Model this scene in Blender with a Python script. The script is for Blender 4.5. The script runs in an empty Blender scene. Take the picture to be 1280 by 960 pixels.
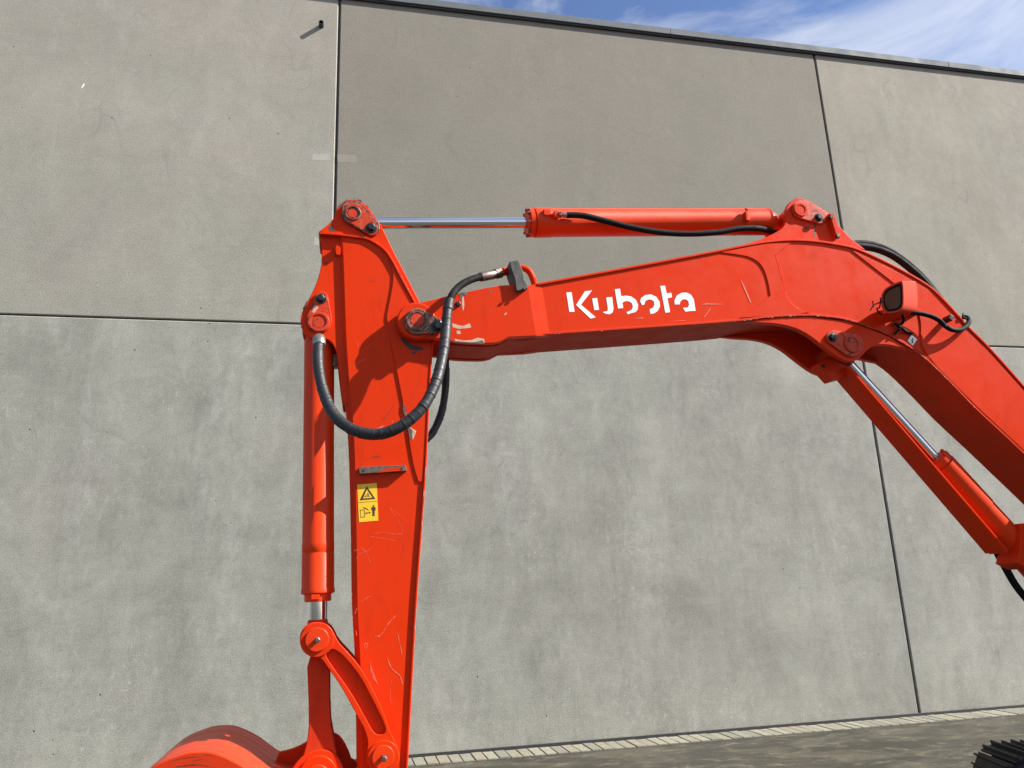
import bpy, bmesh, math, random
from mathutils import Vector, Matrix
R = math.radians
rng = random.Random(7)
S = bpy.context.scene
COL = S.collection

# ------------------------------------------------------------------ camera
YAW, PITCH, ROLL, F = 0.2158, 0.2592, -0.0383, 964.3      # F in pixels of a 1280 wide frame
EYE = Vector((0, 0, 1.6))
fw = Vector((math.sin(YAW)*math.cos(PITCH), math.cos(YAW)*math.cos(PITCH), math.sin(PITCH)))
r0 = Vector((math.cos(YAW), -math.sin(YAW), 0)); u0 = r0.cross(fw)
rt = math.cos(ROLL)*r0 + math.sin(ROLL)*u0
up = -math.sin(ROLL)*r0 + math.cos(ROLL)*u0
cd = bpy.data.cameras.new('camera'); cam = bpy.data.objects.new('camera', cd); COL.objects.link(cam)
cam.matrix_world = Matrix(((rt.x, up.x, -fw.x, EYE.x), (rt.y, up.y, -fw.y, EYE.y), (rt.z, up.z, -fw.z, EYE.z), (0, 0, 0, 1)))
cd.sensor_fit = 'HORIZONTAL'; cd.sensor_width = 36; cd.lens = F/1280*36; cd.clip_start = .05; cd.clip_end = 3000
S.camera = cam

def at(x, y, Y):
    """point of the vertical plane at distance Y that stands at (x, y) in the survey photo"""
    d = rt*((x-640)/F) - up*((y-480)/F) + fw
    return EYE + d*(Y/d.y)
def mpp(x, y, Y):                                          # metres per pixel there
    return (at(x+.5, y, Y)-at(x-.5, y, Y)).length*.5 + (at(x, y+.5, Y)-at(x, y-.5, Y)).length*.5

# ------------------------------------------------------------------ light
SUN = Vector((1.0, -0.345, 0.84)).normalized()              # towards the sun
elev = math.asin(SUN.z); azim = math.atan2(SUN.x, SUN.y)
S.view_settings.view_transform = 'Standard'; S.view_settings.look = 'None'
S.view_settings.exposure = 1.22; S.view_settings.gamma = 1
W_ = bpy.data.worlds.new('World'); S.world = W_; W_.use_nodes = True
nt = W_.node_tree; nt.nodes.clear()
def wn(t, **k):
    n = nt.nodes.new(t)
    for a, b in k.items(): setattr(n, a, b)
    return n
sky = wn('ShaderNodeTexSky', sky_type='NISHITA', sun_disc=False, sun_elevation=elev, sun_rotation=azim, altitude=50, air_density=1, dust_density=.6, ozone_density=2.2)
tc = wn('ShaderNodeTexCoord'); mp = wn('ShaderNodeMapping'); mp.inputs['Scale'].default_value = (1, 1.1, 1.7); mp.inputs['Rotation'].default_value = (0, .25, .4); mp.inputs['Location'].default_value = (1.3, .7, .4)
nz = wn('ShaderNodeTexNoise'); nz.inputs['Scale'].default_value = 2.3; nz.inputs['Detail'].default_value = 8; nz.inputs['Roughness'].default_value = .6; nz.inputs['Distortion'].default_value = .7
cr = wn('ShaderNodeMapRange'); cr.inputs['From Min'].default_value = .43; cr.inputs['From Max'].default_value = .72; cr.clamp = True
tn = wn('ShaderNodeMix', data_type='RGBA', blend_type='MULTIPLY'); tn.inputs[0].default_value = 1; tn.inputs[7].default_value = (1.12, 1.16, 1.36, 1)
mx = wn('ShaderNodeMix', data_type='RGBA'); mx.inputs[7].default_value = (8.2, 8.4, 8.8, 1)
bg = wn('ShaderNodeBackground'); bg.inputs['Strength'].default_value = 0.056
wo = wn('ShaderNodeOutputWorld')
for a, b in ((tc.outputs['Generated'], mp.inputs['Vector']), (mp.outputs[0], nz.inputs['Vector']), (nz.outputs[0], cr.inputs['Value']),
             (cr.outputs[0], mx.inputs[0]), (sky.outputs[0], tn.inputs[6]), (tn.outputs[2], mx.inputs[6]), (mx.outputs[2], bg.inputs['Color']), (bg.outputs[0], wo.inputs[0])):
    nt.links.new(a, b)
sl = bpy.data.lights.new('sun', 'SUN'); sl.energy = 5.0; sl.angle = R(.5); sl.color = (1, .955, .89)
so = bpy.data.objects.new('sun', sl); COL.objects.link(so); so.rotation_euler = SUN.to_track_quat('Z', 'Y').to_euler(); so.location = (6, -4, 14)

# ------------------------------------------------------------------ materials
class NB:
    def __init__(s, name):
        s.m = bpy.data.materials.new(name); s.m.use_nodes = True; s.t = s.m.node_tree
        s.b = s.t.nodes['Principled BSDF']; s.co = s.t.nodes.new('ShaderNodeTexCoord').outputs['Object']
    def n(s, t, ins={}, **k):
        o = s.t.nodes.new(t)
        for a, v in k.items(): setattr(o, a, v)
        for a, v in ins.items():
            if hasattr(v, 'is_output'): s.t.links.new(v, o.inputs[a])
            else: o.inputs[a].default_value = v
        return o
    def map(s, scale=(1, 1, 1), loc=(0, 0, 0), rot=(0, 0, 0)):
        return s.n('ShaderNodeMapping', {'Vector': s.co, 'Scale': scale, 'Location': loc, 'Rotation': rot}).outputs[0]
    def noise(s, scale, detail=4, rough=.55, vec=None, dist=0):
        return s.n('ShaderNodeTexNoise', {'Vector': vec or s.co, 'Scale': scale, 'Detail': detail, 'Roughness': rough, 'Distortion': dist}).outputs[0]
    def rng(s, v, a, b, c=0., d=1.):
        return s.n('ShaderNodeMapRange', {'Value': v, 'From Min': a, 'From Max': b, 'To Min': c, 'To Max': d}).outputs[0]
    def mix(s, f, a, b, mode='MIX'):
        o = s.n('ShaderNodeMix', data_type='RGBA', blend_type=mode)
        for i, v in ((0, f), (6, a), (7, b)):
            if hasattr(v, 'is_output'): s.t.links.new(v, o.inputs[i])
            else: o.inputs[i].default_value = v if i == 0 else (*v[:3], 1)
        return o.outputs[2]
    def math(s, op, a, b=0.):
        return s.n('ShaderNodeMath', {0: a, 1: b}, operation=op).outputs[0]
    def bump(s, h, st, dist=.01, nrm=None):
        i = {'Height': h, 'Strength': st, 'Distance': dist}
        if nrm is not None: i['Normal'] = nrm
        return s.n('ShaderNodeBump', i).outputs[0]
    def out(s, color=None, rough=.5, normal=None, metal=0., coat=0., spec=.5):
        for k, v in (('Base Color', color), ('Roughness', rough), ('Normal', normal), ('Metallic', metal), ('Coat Weight', coat), ('Specular IOR Level', spec)):
            if v is None: continue
            if hasattr(v, 'is_output'): s.t.links.new(v, s.b.inputs[k])
            else: s.b.inputs[k].default_value = (*v[:3], 1) if k == 'Base Color' else v
        return s.m

def concrete(name, tint, seed, blot=.12, mottle=1.0, pits=1.0):
    b = NB(name); L = (seed*7.3, 0, seed*3.1)
    big = b.noise(.55, 5, .6, b.map(loc=L), .4)
    mid = b.noise(1.7, 9, .72, b.map((1, 1, .6), L), .5)
    hor = b.noise(3.2, 7, .7, b.map((.45, 1, 2.0), L), .8)
    ver = b.noise(2.2, 6, .7, b.map((1.6, 1, .22), L), .9)
    fine = b.noise(80, 4, .8, b.map(loc=L))
    weave = b.noise(20, 5, .7, b.map((.35, 1, 2.6), L), .4)
    v = b.math('ADD', b.math('MULTIPLY', b.rng(big, .25, .75, -1, 1), blot), b.math('MULTIPLY', b.rng(mid, .3, .7, -1, 1), .15*mottle))
    v = b.math('ADD', v, b.math('MULTIPLY', b.rng(hor, .3, .7, -1, 1), .045*mottle))
    v = b.math('ADD', v, b.math('MULTIPLY', b.rng(ver, .3, .7, -1, 1), .04*mottle))
    v = b.math('ADD', v, b.math('MULTIPLY', b.rng(fine, .37, .63, -1, 1), .24))
    v = b.math('ADD', v, b.math('MULTIPLY', b.rng(weave, .35, .65, -1, 1), .035))
    med = b.noise(7, 9, .8, b.map((1, 1, .7), L), .3)
    v = b.math('ADD', v, b.math('MULTIPLY', b.rng(med, .35, .65, -1, 1), .055*mottle))
    val = b.math('ADD', v, 1.0)
    c = b.mix(1.0, tint, b.n('ShaderNodeCombineColor', {0: val, 1: val, 2: val}).outputs[0], 'MULTIPLY')
    # warm and cool drift of the cement colour
    c = b.mix(b.rng(b.math('ADD', b.noise(.8, 3, .5, b.map(loc=(seed*2, 0, 9))), b.rng(b.n('ShaderNodeSeparateXYZ', {0: b.co}).outputs[2], 4.5, 9, .18, -.18)), .35, .65), c, b.mix(1., c, (.955, 1.0, .985), 'MULTIPLY'))
    # whitish laitance flecks
    fl = b.math('MULTIPLY', b.rng(b.noise(20, 7, .85, b.map((1, 1, .6), L)), .53, .68), b.rng(b.noise(1.1, 4, .6, b.map(loc=(seed, 0, 3))), .45, .65))
    c = b.mix(b.math('MULTIPLY', fl, .42*mottle), c, (.60, .59, .54))
    run = b.noise(3.4, 6, .7, b.map((1.5, 1, .10), (seed*4, 0, 5)), .5)
    run = b.math('MULTIPLY', b.rng(run, .56, .70), b.rng(b.noise(.7, 3, .6, b.map(loc=(seed*6, 0, 2))), .46, .62))
    c = b.mix(b.math('MULTIPLY', run, .20*mottle), c, (.15, .14, .115))
    # pale lime bloom in upright patches
    lb = b.noise(1.0, 9, .72, b.map((1.5, 1, .45), (seed*9, 0, 7)), .7)
    lb = b.math('MULTIPLY', b.rng(lb, .52, .62), b.rng(med, .38, .6))
    c = b.mix(b.math('MULTIPLY', lb, .16*mottle), c, (.50, .50, .46))
    # winding water lines
    ln = b.noise(.9, 2, .5, b.map((1, 1, .7), (seed*5, 0, seed)), 1.2)
    ln = b.rng(b.math('ABSOLUTE', b.math('SUBTRACT', ln, .5)), 0, .012, 1, 0)
    ln = b.math('MULTIPLY', ln, b.rng(b.noise(1.3, 2, .5, b.map(loc=(seed*3, 0, 1))), .5, .62))
    c = b.mix(b.math('MULTIPLY', ln, .2), c, (.12, .115, .10))
    # blow holes
    vo = b.n('ShaderNodeTexVoronoi', {'Vector': b.map(loc=L), 'Scale': 5.5, 'Randomness': 1.}).outputs
    hole = b.math('MULTIPLY', b.rng(vo['Distance'], .035, .06, 1, 0), b.rng(b.n('ShaderNodeSeparateColor', {0: vo['Color']}).outputs[0], .8, .82))
    vo2 = b.n('ShaderNodeTexVoronoi', {'Vector': b.map(loc=(3, 0, seed)), 'Scale': 28., 'Randomness': 1.}).outputs
    hole2 = b.math('MULTIPLY', b.rng(vo2['Distance'], .1, .2, 1, 0), b.rng(b.n('ShaderNodeSeparateColor', {0: vo2['Color']}).outputs[0], .80, .84))
    hh = b.math('MAXIMUM', hole, b.math('MULTIPLY', hole2, .38*pits))
    c = b.mix(hh, c, (.085, .08, .07))
    h = b.math('SUBTRACT', b.math('ADD', b.math('MULTIPLY', fine, .55), b.math('MULTIPLY', weave, .22)), b.math('MULTIPLY', hh, 1.0))
    return b.out(c, .88, b.bump(h, .55, .006), spec=.25)

def paint(name, base, rough=.38, dirt=1.0, coat=.02, spec=.07):
    b = NB(name)
    n1 = b.noise(1.6, 5, .6); n2 = b.noise(7, 5, .65, None, .4); n3 = b.noise(95, 3, .6)
    c = b.mix(b.rng(n1, .3, .7, 0, .45*dirt), base, tuple(x*.86+.012 for x in base))
    c = b.mix(b.math('MULTIPLY', b.rng(n2, .55, .8), .20*dirt), c, (.50, .052, .008))
    sp = b.math('MULTIPLY', b.rng(b.noise(120, 2, .5), .71, .735), b.rng(b.noise(3, 3, .6), .55, .7))
    c = b.mix(b.math('MULTIPLY', sp, .8*dirt), c, (.06, .02, .012))
    gm = b.math('MULTIPLY', b.rng(b.noise(6, 7, .75, b.map((1.6, 1, .5), (2, 3, 1)), .6), .54, .72), .30*dirt)
    c = b.mix(gm, c, (.26, .022, .006))
    du = b.math('MULTIPLY', b.rng(b.noise(16, 6, .75, b.map((1, 1, .3))), .6, .8), .08*dirt)
    c = b.mix(du, c, (.50, .16, .08))
    rr = b.rng(b.noise(9, 5, .7), .3, .75, rough-.07, rough+.16)
    nr = b.bump(n3, .05, .002, b.bump(b.noise(3.0, 2, .4), .12, .02))
    return b.out(c, rr, nr, coat=coat, spec=spec)

def simple(name, col, rough=.5, metal=0., var=.25, sc=20., bmp=.15, spec=.5):
    b = NB(name)
    c = b.mix(b.rng(b.noise(sc, 5, .65), .3, .7), tuple(x*(1-var) for x in col), tuple(min(1, x*(1+var)) for x in col))
    return b.out(c, b.rng(b.noise(sc*.6, 4, .6), .3, .7, max(.02, rough-.08), rough+.08), b.bump(b.noise(sc*2.5, 3, .6), bmp, .002), metal, 0., spec)

M = {}
BASE = (.62, .030, .001)
M['red'] = paint('orange_red_paint', BASE)
M['redcyl'] = paint('cylinder_paint', (.65, .038, .001), .40, .5, .02, .2)
M['reddirty'] = paint('dusty_red_paint', (.52, .032, .005), .5, 1.5, 0)
def greasy():
    b = NB('greasy_paint')
    n = b.noise(38, 6, .72, None, .6)
    c = b.mix(b.rng(n, .36, .54), (.42, .035, .01), (.020, .014, .010))
    c = b.mix(b.rng(b.noise(70, 4, .7), .49, .60, 0, .8), c, (.27, .16, .085))
    return b.out(c, b.rng(n, .4, .6, .5, .3), b.bump(b.noise(60, 5, .7), .5, .004))
M['grease'] = greasy()
def pin_dirt():
    b = NB('dirty_chipped_paint'); n = b.noise(30, 6, .75, None, .5)
    c = b.mix(b.rng(b.noise(5, 4, .6), .3, .7), (.56, .030, .003), (.46, .040, .010))
    c = b.mix(b.rng(n, .55, .62, 0, .9), c, (.055, .025, .014))
    c = b.mix(b.rng(b.noise(44, 5, .75, b.map(loc=(4, 1, 2))), .58, .66, 0, .75), c, (.36, .22, .12))
    return b.out(c, b.rng(n, .4, .65, .4, .7), b.bump(n, .3, .003), spec=.25)
M['pindirt'] = pin_dirt()
M['faded'] = paint('faded_lamp_paint', (.46, .052, .026), .5, 1.2, 0)
def bucket_paint():
    b = NB('worn_bucket_paint'); v = b.map((.6, 26, .6)); n = b.noise(1.6, 5, .7, v, .25)
    c = b.mix(b.rng(b.noise(2, 4, .6), .3, .7), (.50, .030, .005), (.60, .045, .010))
    c = b.mix(b.math('MULTIPLY', b.rng(n, .60, .66), .85), c, (.055, .018, .010))
    c = b.mix(b.math('MULTIPLY', b.rng(b.noise(2.1, 5, .7, b.map((.8, 34, .8), (3, 1, 2))), .62, .70), .4), c, (.58, .20, .11))
    return b.out(c, b.rng(n, .4, .7, .36, .6), b.bump(n, .25, .004), spec=.3)
M['bucket'] = bucket_paint()
M['black'] = simple('black_steel', (.018, .018, .02), .38, .3)
M['rubber'] = simple('black_rubber', (.009, .0095, .0105), .7, 0, .3, 40, spec=.1)
M['sleeve'] = simple('hose_wrap', (.018, .0195, .021), .5, 0, .45, 55, .6, spec=.4)
M['zinc'] = simple('zinc_fitting', (.30, .29, .26), .35, .8)
M['chrome'] = NB('chrome_rod').out((.66, .67, .69), .09, None, 1.)
M['white'] = simple('white_vinyl', (.80, .80, .78), .4, 0, .05)
M['yellow'] = simple('yellow_vinyl', (.78, .46, .012), .45, 0, .08)
M['print'] = simple('black_print', (.03, .018, .012), .5, 0, .1)
M['clamp'] = simple('dusty_grey_steel', (.062, .060, .052), .65, .1, .5, 30, .6)
M['worn'] = simple('bare_worn_steel', (.16, .12, .10), .45, .6, .5, 60)
M['pale'] = simple('pale_primer', (.52, .33, .23), .6, 0, .35, 80)
M['scratch'] = simple('scratched_paint', (.72, .125, .055), .6, 0, .35, 90)
M['rust'] = simple('rusty_scuff', (.10, .035, .02), .7, 0, .5, 60)
M['lens'] = NB('amber_dark_lens').out((.10, .042, .010), .3, None, 0, 0, .25)
M['track'] = simple('dark_track_steel', (.026, .024, .021), .6, .25, .6, 22, .5)
M['trackworn'] = simple('polished_grouser', (.07, .065, .06), .4, .7, .4)
M['coping'] = simple('grey_coping_metal', (.125, .14, .148), .7, 0., .08, 6, spec=.25)
M['seal'] = simple('dark_joint_sealant', (.055, .055, .055), .7)
M['tar'] = simple('bitumen_strip', (.03, .029, .028), .8)
M['plastic'] = simple('black_pvc_pipe', (.02, .02, .02), .5)
M['glass'] = NB('cab_glass').out((.03, .04, .045), .04, None, 0, .5)
M['roof'] = simple('roof_membrane', (.18, .18, .18), .9)

# ------------------------------------------------------------------ mesh helpers
ROOT0 = Vector((0, 0, 0))
def link(name, bm, mat, parent=None, bevel=0., smooth=True, ang=32, seg=2, origin=None):
    """one bmesh becomes ONE mesh object; coordinates are world coordinates, the parents' origin is taken off"""
    off = Vector((0, 0, 0)); p = parent
    while p is not None: off += p.location; p = p.parent
    if origin is not None: off2 = Vector(origin)
    else: off2 = off
    bmesh.ops.translate(bm, verts=bm.verts[:], vec=-off2)
    bmesh.ops.recalc_face_normals(bm, faces=bm.faces[:])
    me = bpy.data.meshes.new(name); bm.to_mesh(me); bm.free()
    for m in (mat if isinstance(mat, (list, tuple)) else [mat]): me.materials.append(m)
    o = bpy.data.objects.new(name, me); COL.objects.link(o); o.parent = parent
    o.location = off2-off
    if smooth:
        me.shade_smooth(); me.set_sharp_from_angle(angle=R(ang))
    if bevel:
        md = o.modifiers.new('bevel', 'BEVEL'); md.width = bevel; md.segments = seg; md.limit_method = 'ANGLE'; md.angle_limit = R(38); md.harden_normals = True
        md.use_clamp_overlap = True
    return o
def tag(o, label=None, cat=None, group=None, kind=None):
    for k, v in (('label', label), ('category', cat), ('group', group), ('kind', kind)):
        if v: o[k] = v
    return o
def empty(name, loc):
    o = bpy.data.objects.new(name, None); COL.objects.link(o); o.location = loc; o.empty_display_size = .3
    return o
def rnd(pts, n=2):
    """corner cutting; a point given with a third value stays a sharp corner"""
    P = [(p[0], p[1], len(p) > 2) for p in pts]
    for _ in range(n):
        Q = []
        for i, p in enumerate(P):
            if p[2]: Q.append(p); continue
            a, c = P[i-1], P[(i+1) % len(P)]
            Q.append((p[0]*.75+a[0]*.25, p[1]*.75+a[1]*.25, False)); Q.append((p[0]*.75+c[0]*.25, p[1]*.75+c[1]*.25, False))
        P = Q
    return [(p[0], p[1]) for p in P]
def line(pts, n=3):
    """open polyline smoothed with Catmull-Rom"""
    P = [Vector(p) for p in pts]; out = []
    for i in range(len(P)-1):
        a = P[max(i-1, 0)]; b = P[i]; c = P[i+1]; d = P[min(i+2, len(P)-1)]
        for k in range(n):
            t = k/n
            out.append(.5*((2*b)+(c-a)*t+(2*a-5*b+4*c-d)*t*t+(3*b-a-3*c+d)*t**3))
    out.append(P[-1]); return out
def xz(pts, Y): return [(v.x, v.z) for v in (at(p[0], p[1], Y) for p in pts)]
def ext(bm, poly, y0, y1, mi=0):
    """closed (x, z) outline pushed through from y0 to y1"""
    a = [bm.verts.new((x, y0, z)) for x, z in poly]; c = [bm.verts.new((x, y1, z)) for x, z in poly]
    fs = [bm.faces.new(a), bm.faces.new(c[::-1])]
    for i in range(len(a)): fs.append(bm.faces.new((a[i], c[i], c[i-1], a[i-1])))
    for f in fs: f.material_index = mi
def plate(name, pts, Y, y0, y1, mat, parent, bevel=.003, n=0, **k):
    bm = bmesh.new(); ext(bm, xz(rnd(pts, n) if n else pts, Y), y0, y1)
    return link(name, bm, mat, parent, bevel, **k)
def strip_poly(cur, t):
    """(x, z) open curve thickened by t on its right hand side"""
    C = [Vector(c) for c in cur]; O = []
    for i, p in enumerate(C):
        a = C[max(i-1, 0)]; b = C[min(i+1, len(C)-1)]; d = (b-a).normalized()
        O.append(p+Vector((d.y, -d.x))*t)
    return [tuple(c) for c in C] + [tuple(o) for o in O[::-1]]
def strip(name, pts, Y, y0, y1, t, mat, parent, bevel=.003, n=4):
    bm = bmesh.new(); ext(bm, strip_poly(xz(line(pts, n), Y), t), y0, y1)
    return link(name, bm, mat, parent, bevel)
def ring(bm, c, u, v, r, n): return [bm.verts.new(c+u*(r*math.cos(2*math.pi*i/n))+v*(r*math.sin(2*math.pi*i/n))) for i in range(n)]
def frame(d):
    d = d.normalized(); a = Vector((0, 1, 0)) if abs(d.y) < .9 else Vector((0, 0, 1))
    u = d.cross(a).normalized(); return u, d.cross(u).normalized()
def lathe(bm, p0, d, prof, n=28, mi=0):
    """profile of (distance along d, radius) turned about the axis"""
    d = Vector(d).normalized(); u, v = frame(d); p0 = Vector(p0); last = None
    rs = [ring(bm, p0+d*t, u, v, max(r, 1e-4), n) for t, r in prof]
    fs = [bm.faces.new(rs[0]), bm.faces.new(rs[-1][::-1])]
    for a, b in zip(rs, rs[1:]):
        for i in range(n): fs.append(bm.faces.new((a[i-1], a[i], b[i], b[i-1])))
    for f in fs: f.material_index = mi
def sweep(bm, pts, rad, n=12, mi=0):
    P = [Vector(p) for p in pts]; u = None; rs = []
    for i, p in enumerate(P):
        d = (P[min(i+1, len(P)-1)]-P[max(i-1, 0)]).normalized()
        if u is None: u, v = frame(d)
        u = (u-d*u.dot(d)).normalized(); v = d.cross(u)
        rs.append(ring(bm, p, u, v, rad(i/(len(P)-1)) if callable(rad) else rad, n))
    fs = [bm.faces.new(rs[0]), bm.faces.new(rs[-1][::-1])]
    for a, b in zip(rs, rs[1:]):
        for i in range(n): fs.append(bm.faces.new((a[i-1], a[i], b[i], b[i-1])))
    for f in fs: f.material_index = mi
def box(bm, x0, x1, y0, y1, z0, z1, mi=0, mat=None):
    vs = [bm.verts.new((x, y, z)) for x in (x0, x1) for y in (y0, y1) for z in (z0, z1)]
    if mat is not None:
        for v in vs: v.co = mat @ v.co
    for f in ((0, 1, 3, 2), (4, 6, 7, 5), (0, 4, 5, 1), (2, 3, 7, 6), (0, 2, 6, 4), (1, 5, 7, 3)):
        bm.faces.new([vs[i] for i in f]).material_index = mi
def disc(name, px, rpx, Y, y0, y1, mat, parent, ch=.003, n=32, inner=None):
    """round boss, pin end or bolt along Y, y0 is the near end"""
    c = at(*px, Y); r = rpx*mpp(*px, Y); bm = bmesh.new()
    prof = [(0, r-ch), (ch, r), (y1-y0, r)]
    if inner:                                          # recessed face: ring with a dished middle
        ri, dep = inner[0]*mpp(*px, Y), inner[1]
        prof = [(dep, ri-.001), (0, ri)] + prof
    lathe(bm, (c.x, y0, c.z), (0, 1, 0), prof, n)
    return link(name, bm, mat, parent)
def bolt(px, rpx, Y, y0, parent, L=.022, washer=True):
    c = at(*px, Y); r = rpx*mpp(*px, Y); bm = bmesh.new()
    if washer: lathe(bm, (c.x, y0-.004, c.z), (0, 1, 0), [(0, r*1.25), (.001, r*1.35), (.006, r*1.35)], 20)
    b0 = y0-L
    lathe(bm, (c.x, b0, c.z), (0, 1, 0), [(0, r*.72), (.003, r*.98), (L, r)], 6)
    return link('bolt', bm, M['black'], parent, .0015, ang=25)
def teardrop(pa, ra, pb, rb, k=14):
    """outline round two circles, in pixels"""
    ax, ay = pa; bx, by = pb; th = math.atan2(by-ay, bx-ax); d = math.hypot(bx-ax, by-ay); al = math.acos(max(-1, min(1, (ra-rb)/d)))
    o = []
    for i in range(k+1):
        t = th+al+(2*math.pi-2*al)*i/k; o.append((ax+ra*math.cos(t), ay+ra*math.sin(t)))
    for i in range(k+1):
        t = th-al+2*al*i/k; o.append((bx+rb*math.cos(t), by+rb*math.sin(t)))
    return o

# ------------------------------------------------------------------ setting: wall, ground
WY = 8.444; BASEZ = 0.0; JZ = 4.545; TOPZ = 8.933; CTOP = 9.049
def make_ground():
    b = NB('mossy_yard_concrete')
    st = b.map((.8, 1.7, 1), rot=(0, 0, .35))
    n1 = b.noise(1.5, 7, .72, st, .7); n2 = b.noise(5, 7, .75, b.map((.75, 1.3, 1), rot=(0, 0, .4)), .5); n3 = b.noise(90, 4, .7); n4 = b.noise(.5, 4, .6)
    c = b.mix(b.rng(n4, .35, .65), (.036, .034, .024), (.052, .047, .038))
    c = b.mix(b.rng(n1, .46, .60), c, (.078, .071, .051))
    c = b.mix(b.math('MULTIPLY', b.rng(n2, .53, .68), .75), c, (.165, .147, .105))
    c = b.mix(b.math('MULTIPLY', b.rng(n3, .5, .75), .35), c, (.03, .028, .02))
    gr = b.rng(b.n('ShaderNodeTexVoronoi', {'Vector': b.co, 'Scale': 34.}).outputs['Distance'], .12, .2, 1, 0)
    c = b.mix(b.math('MULTIPLY', gr, b.rng(b.noise(2.4, 4, .7), .48, .6, 0, .7)), c, (.19, .17, .13))
    m = b.out(c, .9, b.bump(b.math('ADD', n3, b.math('MULTIPLY', n2, 1.5)), .6, .012), spec=.25)
    bm = bmesh.new(); bmesh.ops.create_grid(bm, x_segments=8, y_segments=8, size=400)
    g = link('ground', bm, m, None, smooth=False); tag(g, 'weathered mossy concrete yard in front of the grey wall', kind='structure')
make_ground()

def make_building():
    b = empty('warehouse', (3.16, WY, 0))
    tag(b, 'tall grey precast concrete warehouse wall with dark metal coping', 'building')
    up_l = concrete('concrete_upper_left', (.300, .276, .234), 1, .10, .6, 1.)
    up_m = concrete('concrete_upper_middle', (.224, .203, .167), 2, .06, .3, .6)
    up_r = concrete('concrete_upper_right', (.288, .261, .214), 3, .10, .7, 1.)
    lo = [concrete('concrete_lower_'+n, t, s, .12, 1.25, .5) for n, t, s in (('left', (.280, .266, .229), 4), ('middle', (.292, .277, .240), 5), ('right', (.304, .288, .250), 6))]
    P = 6.726; xs = [-.1993+P*k for k in range(-2, 5)]; g = .013
    upm = [up_r, up_l, up_m, up_r, up_l, up_m]; lom = [lo[2], lo[0], lo[1], lo[2], lo[0], lo[1]]
    for i in range(6):
        for z0, z1, ms in ((.02, JZ-.008, lom), (JZ+.008, TOPZ+.05, upm)):
            bm = bmesh.new(); box(bm, xs[i]+g, xs[i+1]-g, WY, WY+.18, z0, z1)
            link('wall_panel', bm, ms[i], b, .013, smooth=False, seg=1)
    for x in xs[1:-1]:
        bm = bmesh.new(); box(bm, x-.03, x+.03, WY+.024, WY+.05, .02, TOPZ); link('joint_sealant', bm, M['seal'], b, smooth=False)
    bm = bmesh.new(); box(bm, xs[0], xs[-1], WY+.026, WY+.052, JZ-.03, JZ+.03); link('joint_sealant', bm, M['seal'], b, smooth=False)
    bm = bmesh.new(); box(bm, xs[0], xs[-1], WY-.010, WY+.2, -.1, .038); link('base_strip', bm, M['tar'], b, .004, smooth=False)
    # coping in lengths with a drip lip below
    for i in range(9):
        a = xs[0]+i*(xs[-1]-xs[0])/9; c = xs[0]+(i+1)*(xs[-1]-xs[0])/9-.004
        bm = bmesh.new(); ext(bm, [(a, TOPZ+.02), (c, TOPZ+.02), (c, CTOP), (a, CTOP)], WY-.045, WY+.26)
        link('coping', bm, M['coping'], b, .004, smooth=False)
        bm = bmesh.new(); box(bm, a, c, WY-.03, WY+.2, TOPZ-.012, TOPZ+.02); link('coping_drip_edge', bm, M['tar'], b, smooth=False)
    bm = bmesh.new(); box(bm, xs[0], xs[-1], WY+.3, WY+26, TOPZ-.6, TOPZ-.3); link('roof', bm, M['roof'], b, smooth=False)
    for x in (xs[0], xs[-1]-.18):
        bm = bmesh.new(); box(bm, x, x+.18, WY+.2, WY+26, 0, TOPZ); link('side_wall', bm, lo[1], b, smooth=False)
    bm = bmesh.new(); box(bm, xs[0], xs[-1], WY+26, WY+26.2, 0, TOPZ); link('rear_wall', bm, lo[1], b, smooth=False)
    # overflow pipe stub
    c = at(401.7, 33, WY); bm = bmesh.new()
    n = 20; prof = [(.0, .022), (-.0, .026), (.005, .03), (.13, .03)]
    lathe(bm, (c.x, WY-.078, c.z), (0, 1, 0), [(.075, .021), (.0, .0225), (.0, .030), (.12, .030)], 20)
    link('overflow_pipe', bm, M['plastic'], b)
    # pale filler patches beside the joint, a white chip
    pms = [concrete('pale_filler', (.375, .355, .315), 9, .1, .6, .2), concrete('tan_filler', (.255, .232, .198), 10, .06, .5, .2)]
    for k, q in enumerate(([(391, 192.5), (413.5, 192), (413, 200.8), (390, 200)], [(421.8, 193), (446, 194.3), (446.6, 203.5), (422, 202.6)], [(393, 296), (399, 299), (398.5, 307), (392.5, 306)], [(101.5, 109.5), (104.5, 104.5), (106, 105), (103.5, 109.6)])):
        bm = bmesh.new(); ext(bm, xz(q, WY), WY-.0008, WY+.01); link('filler_patch', bm, pms[k == 1] if k < 3 else M['white'], b, smooth=False)
    return b
make_building()

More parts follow.
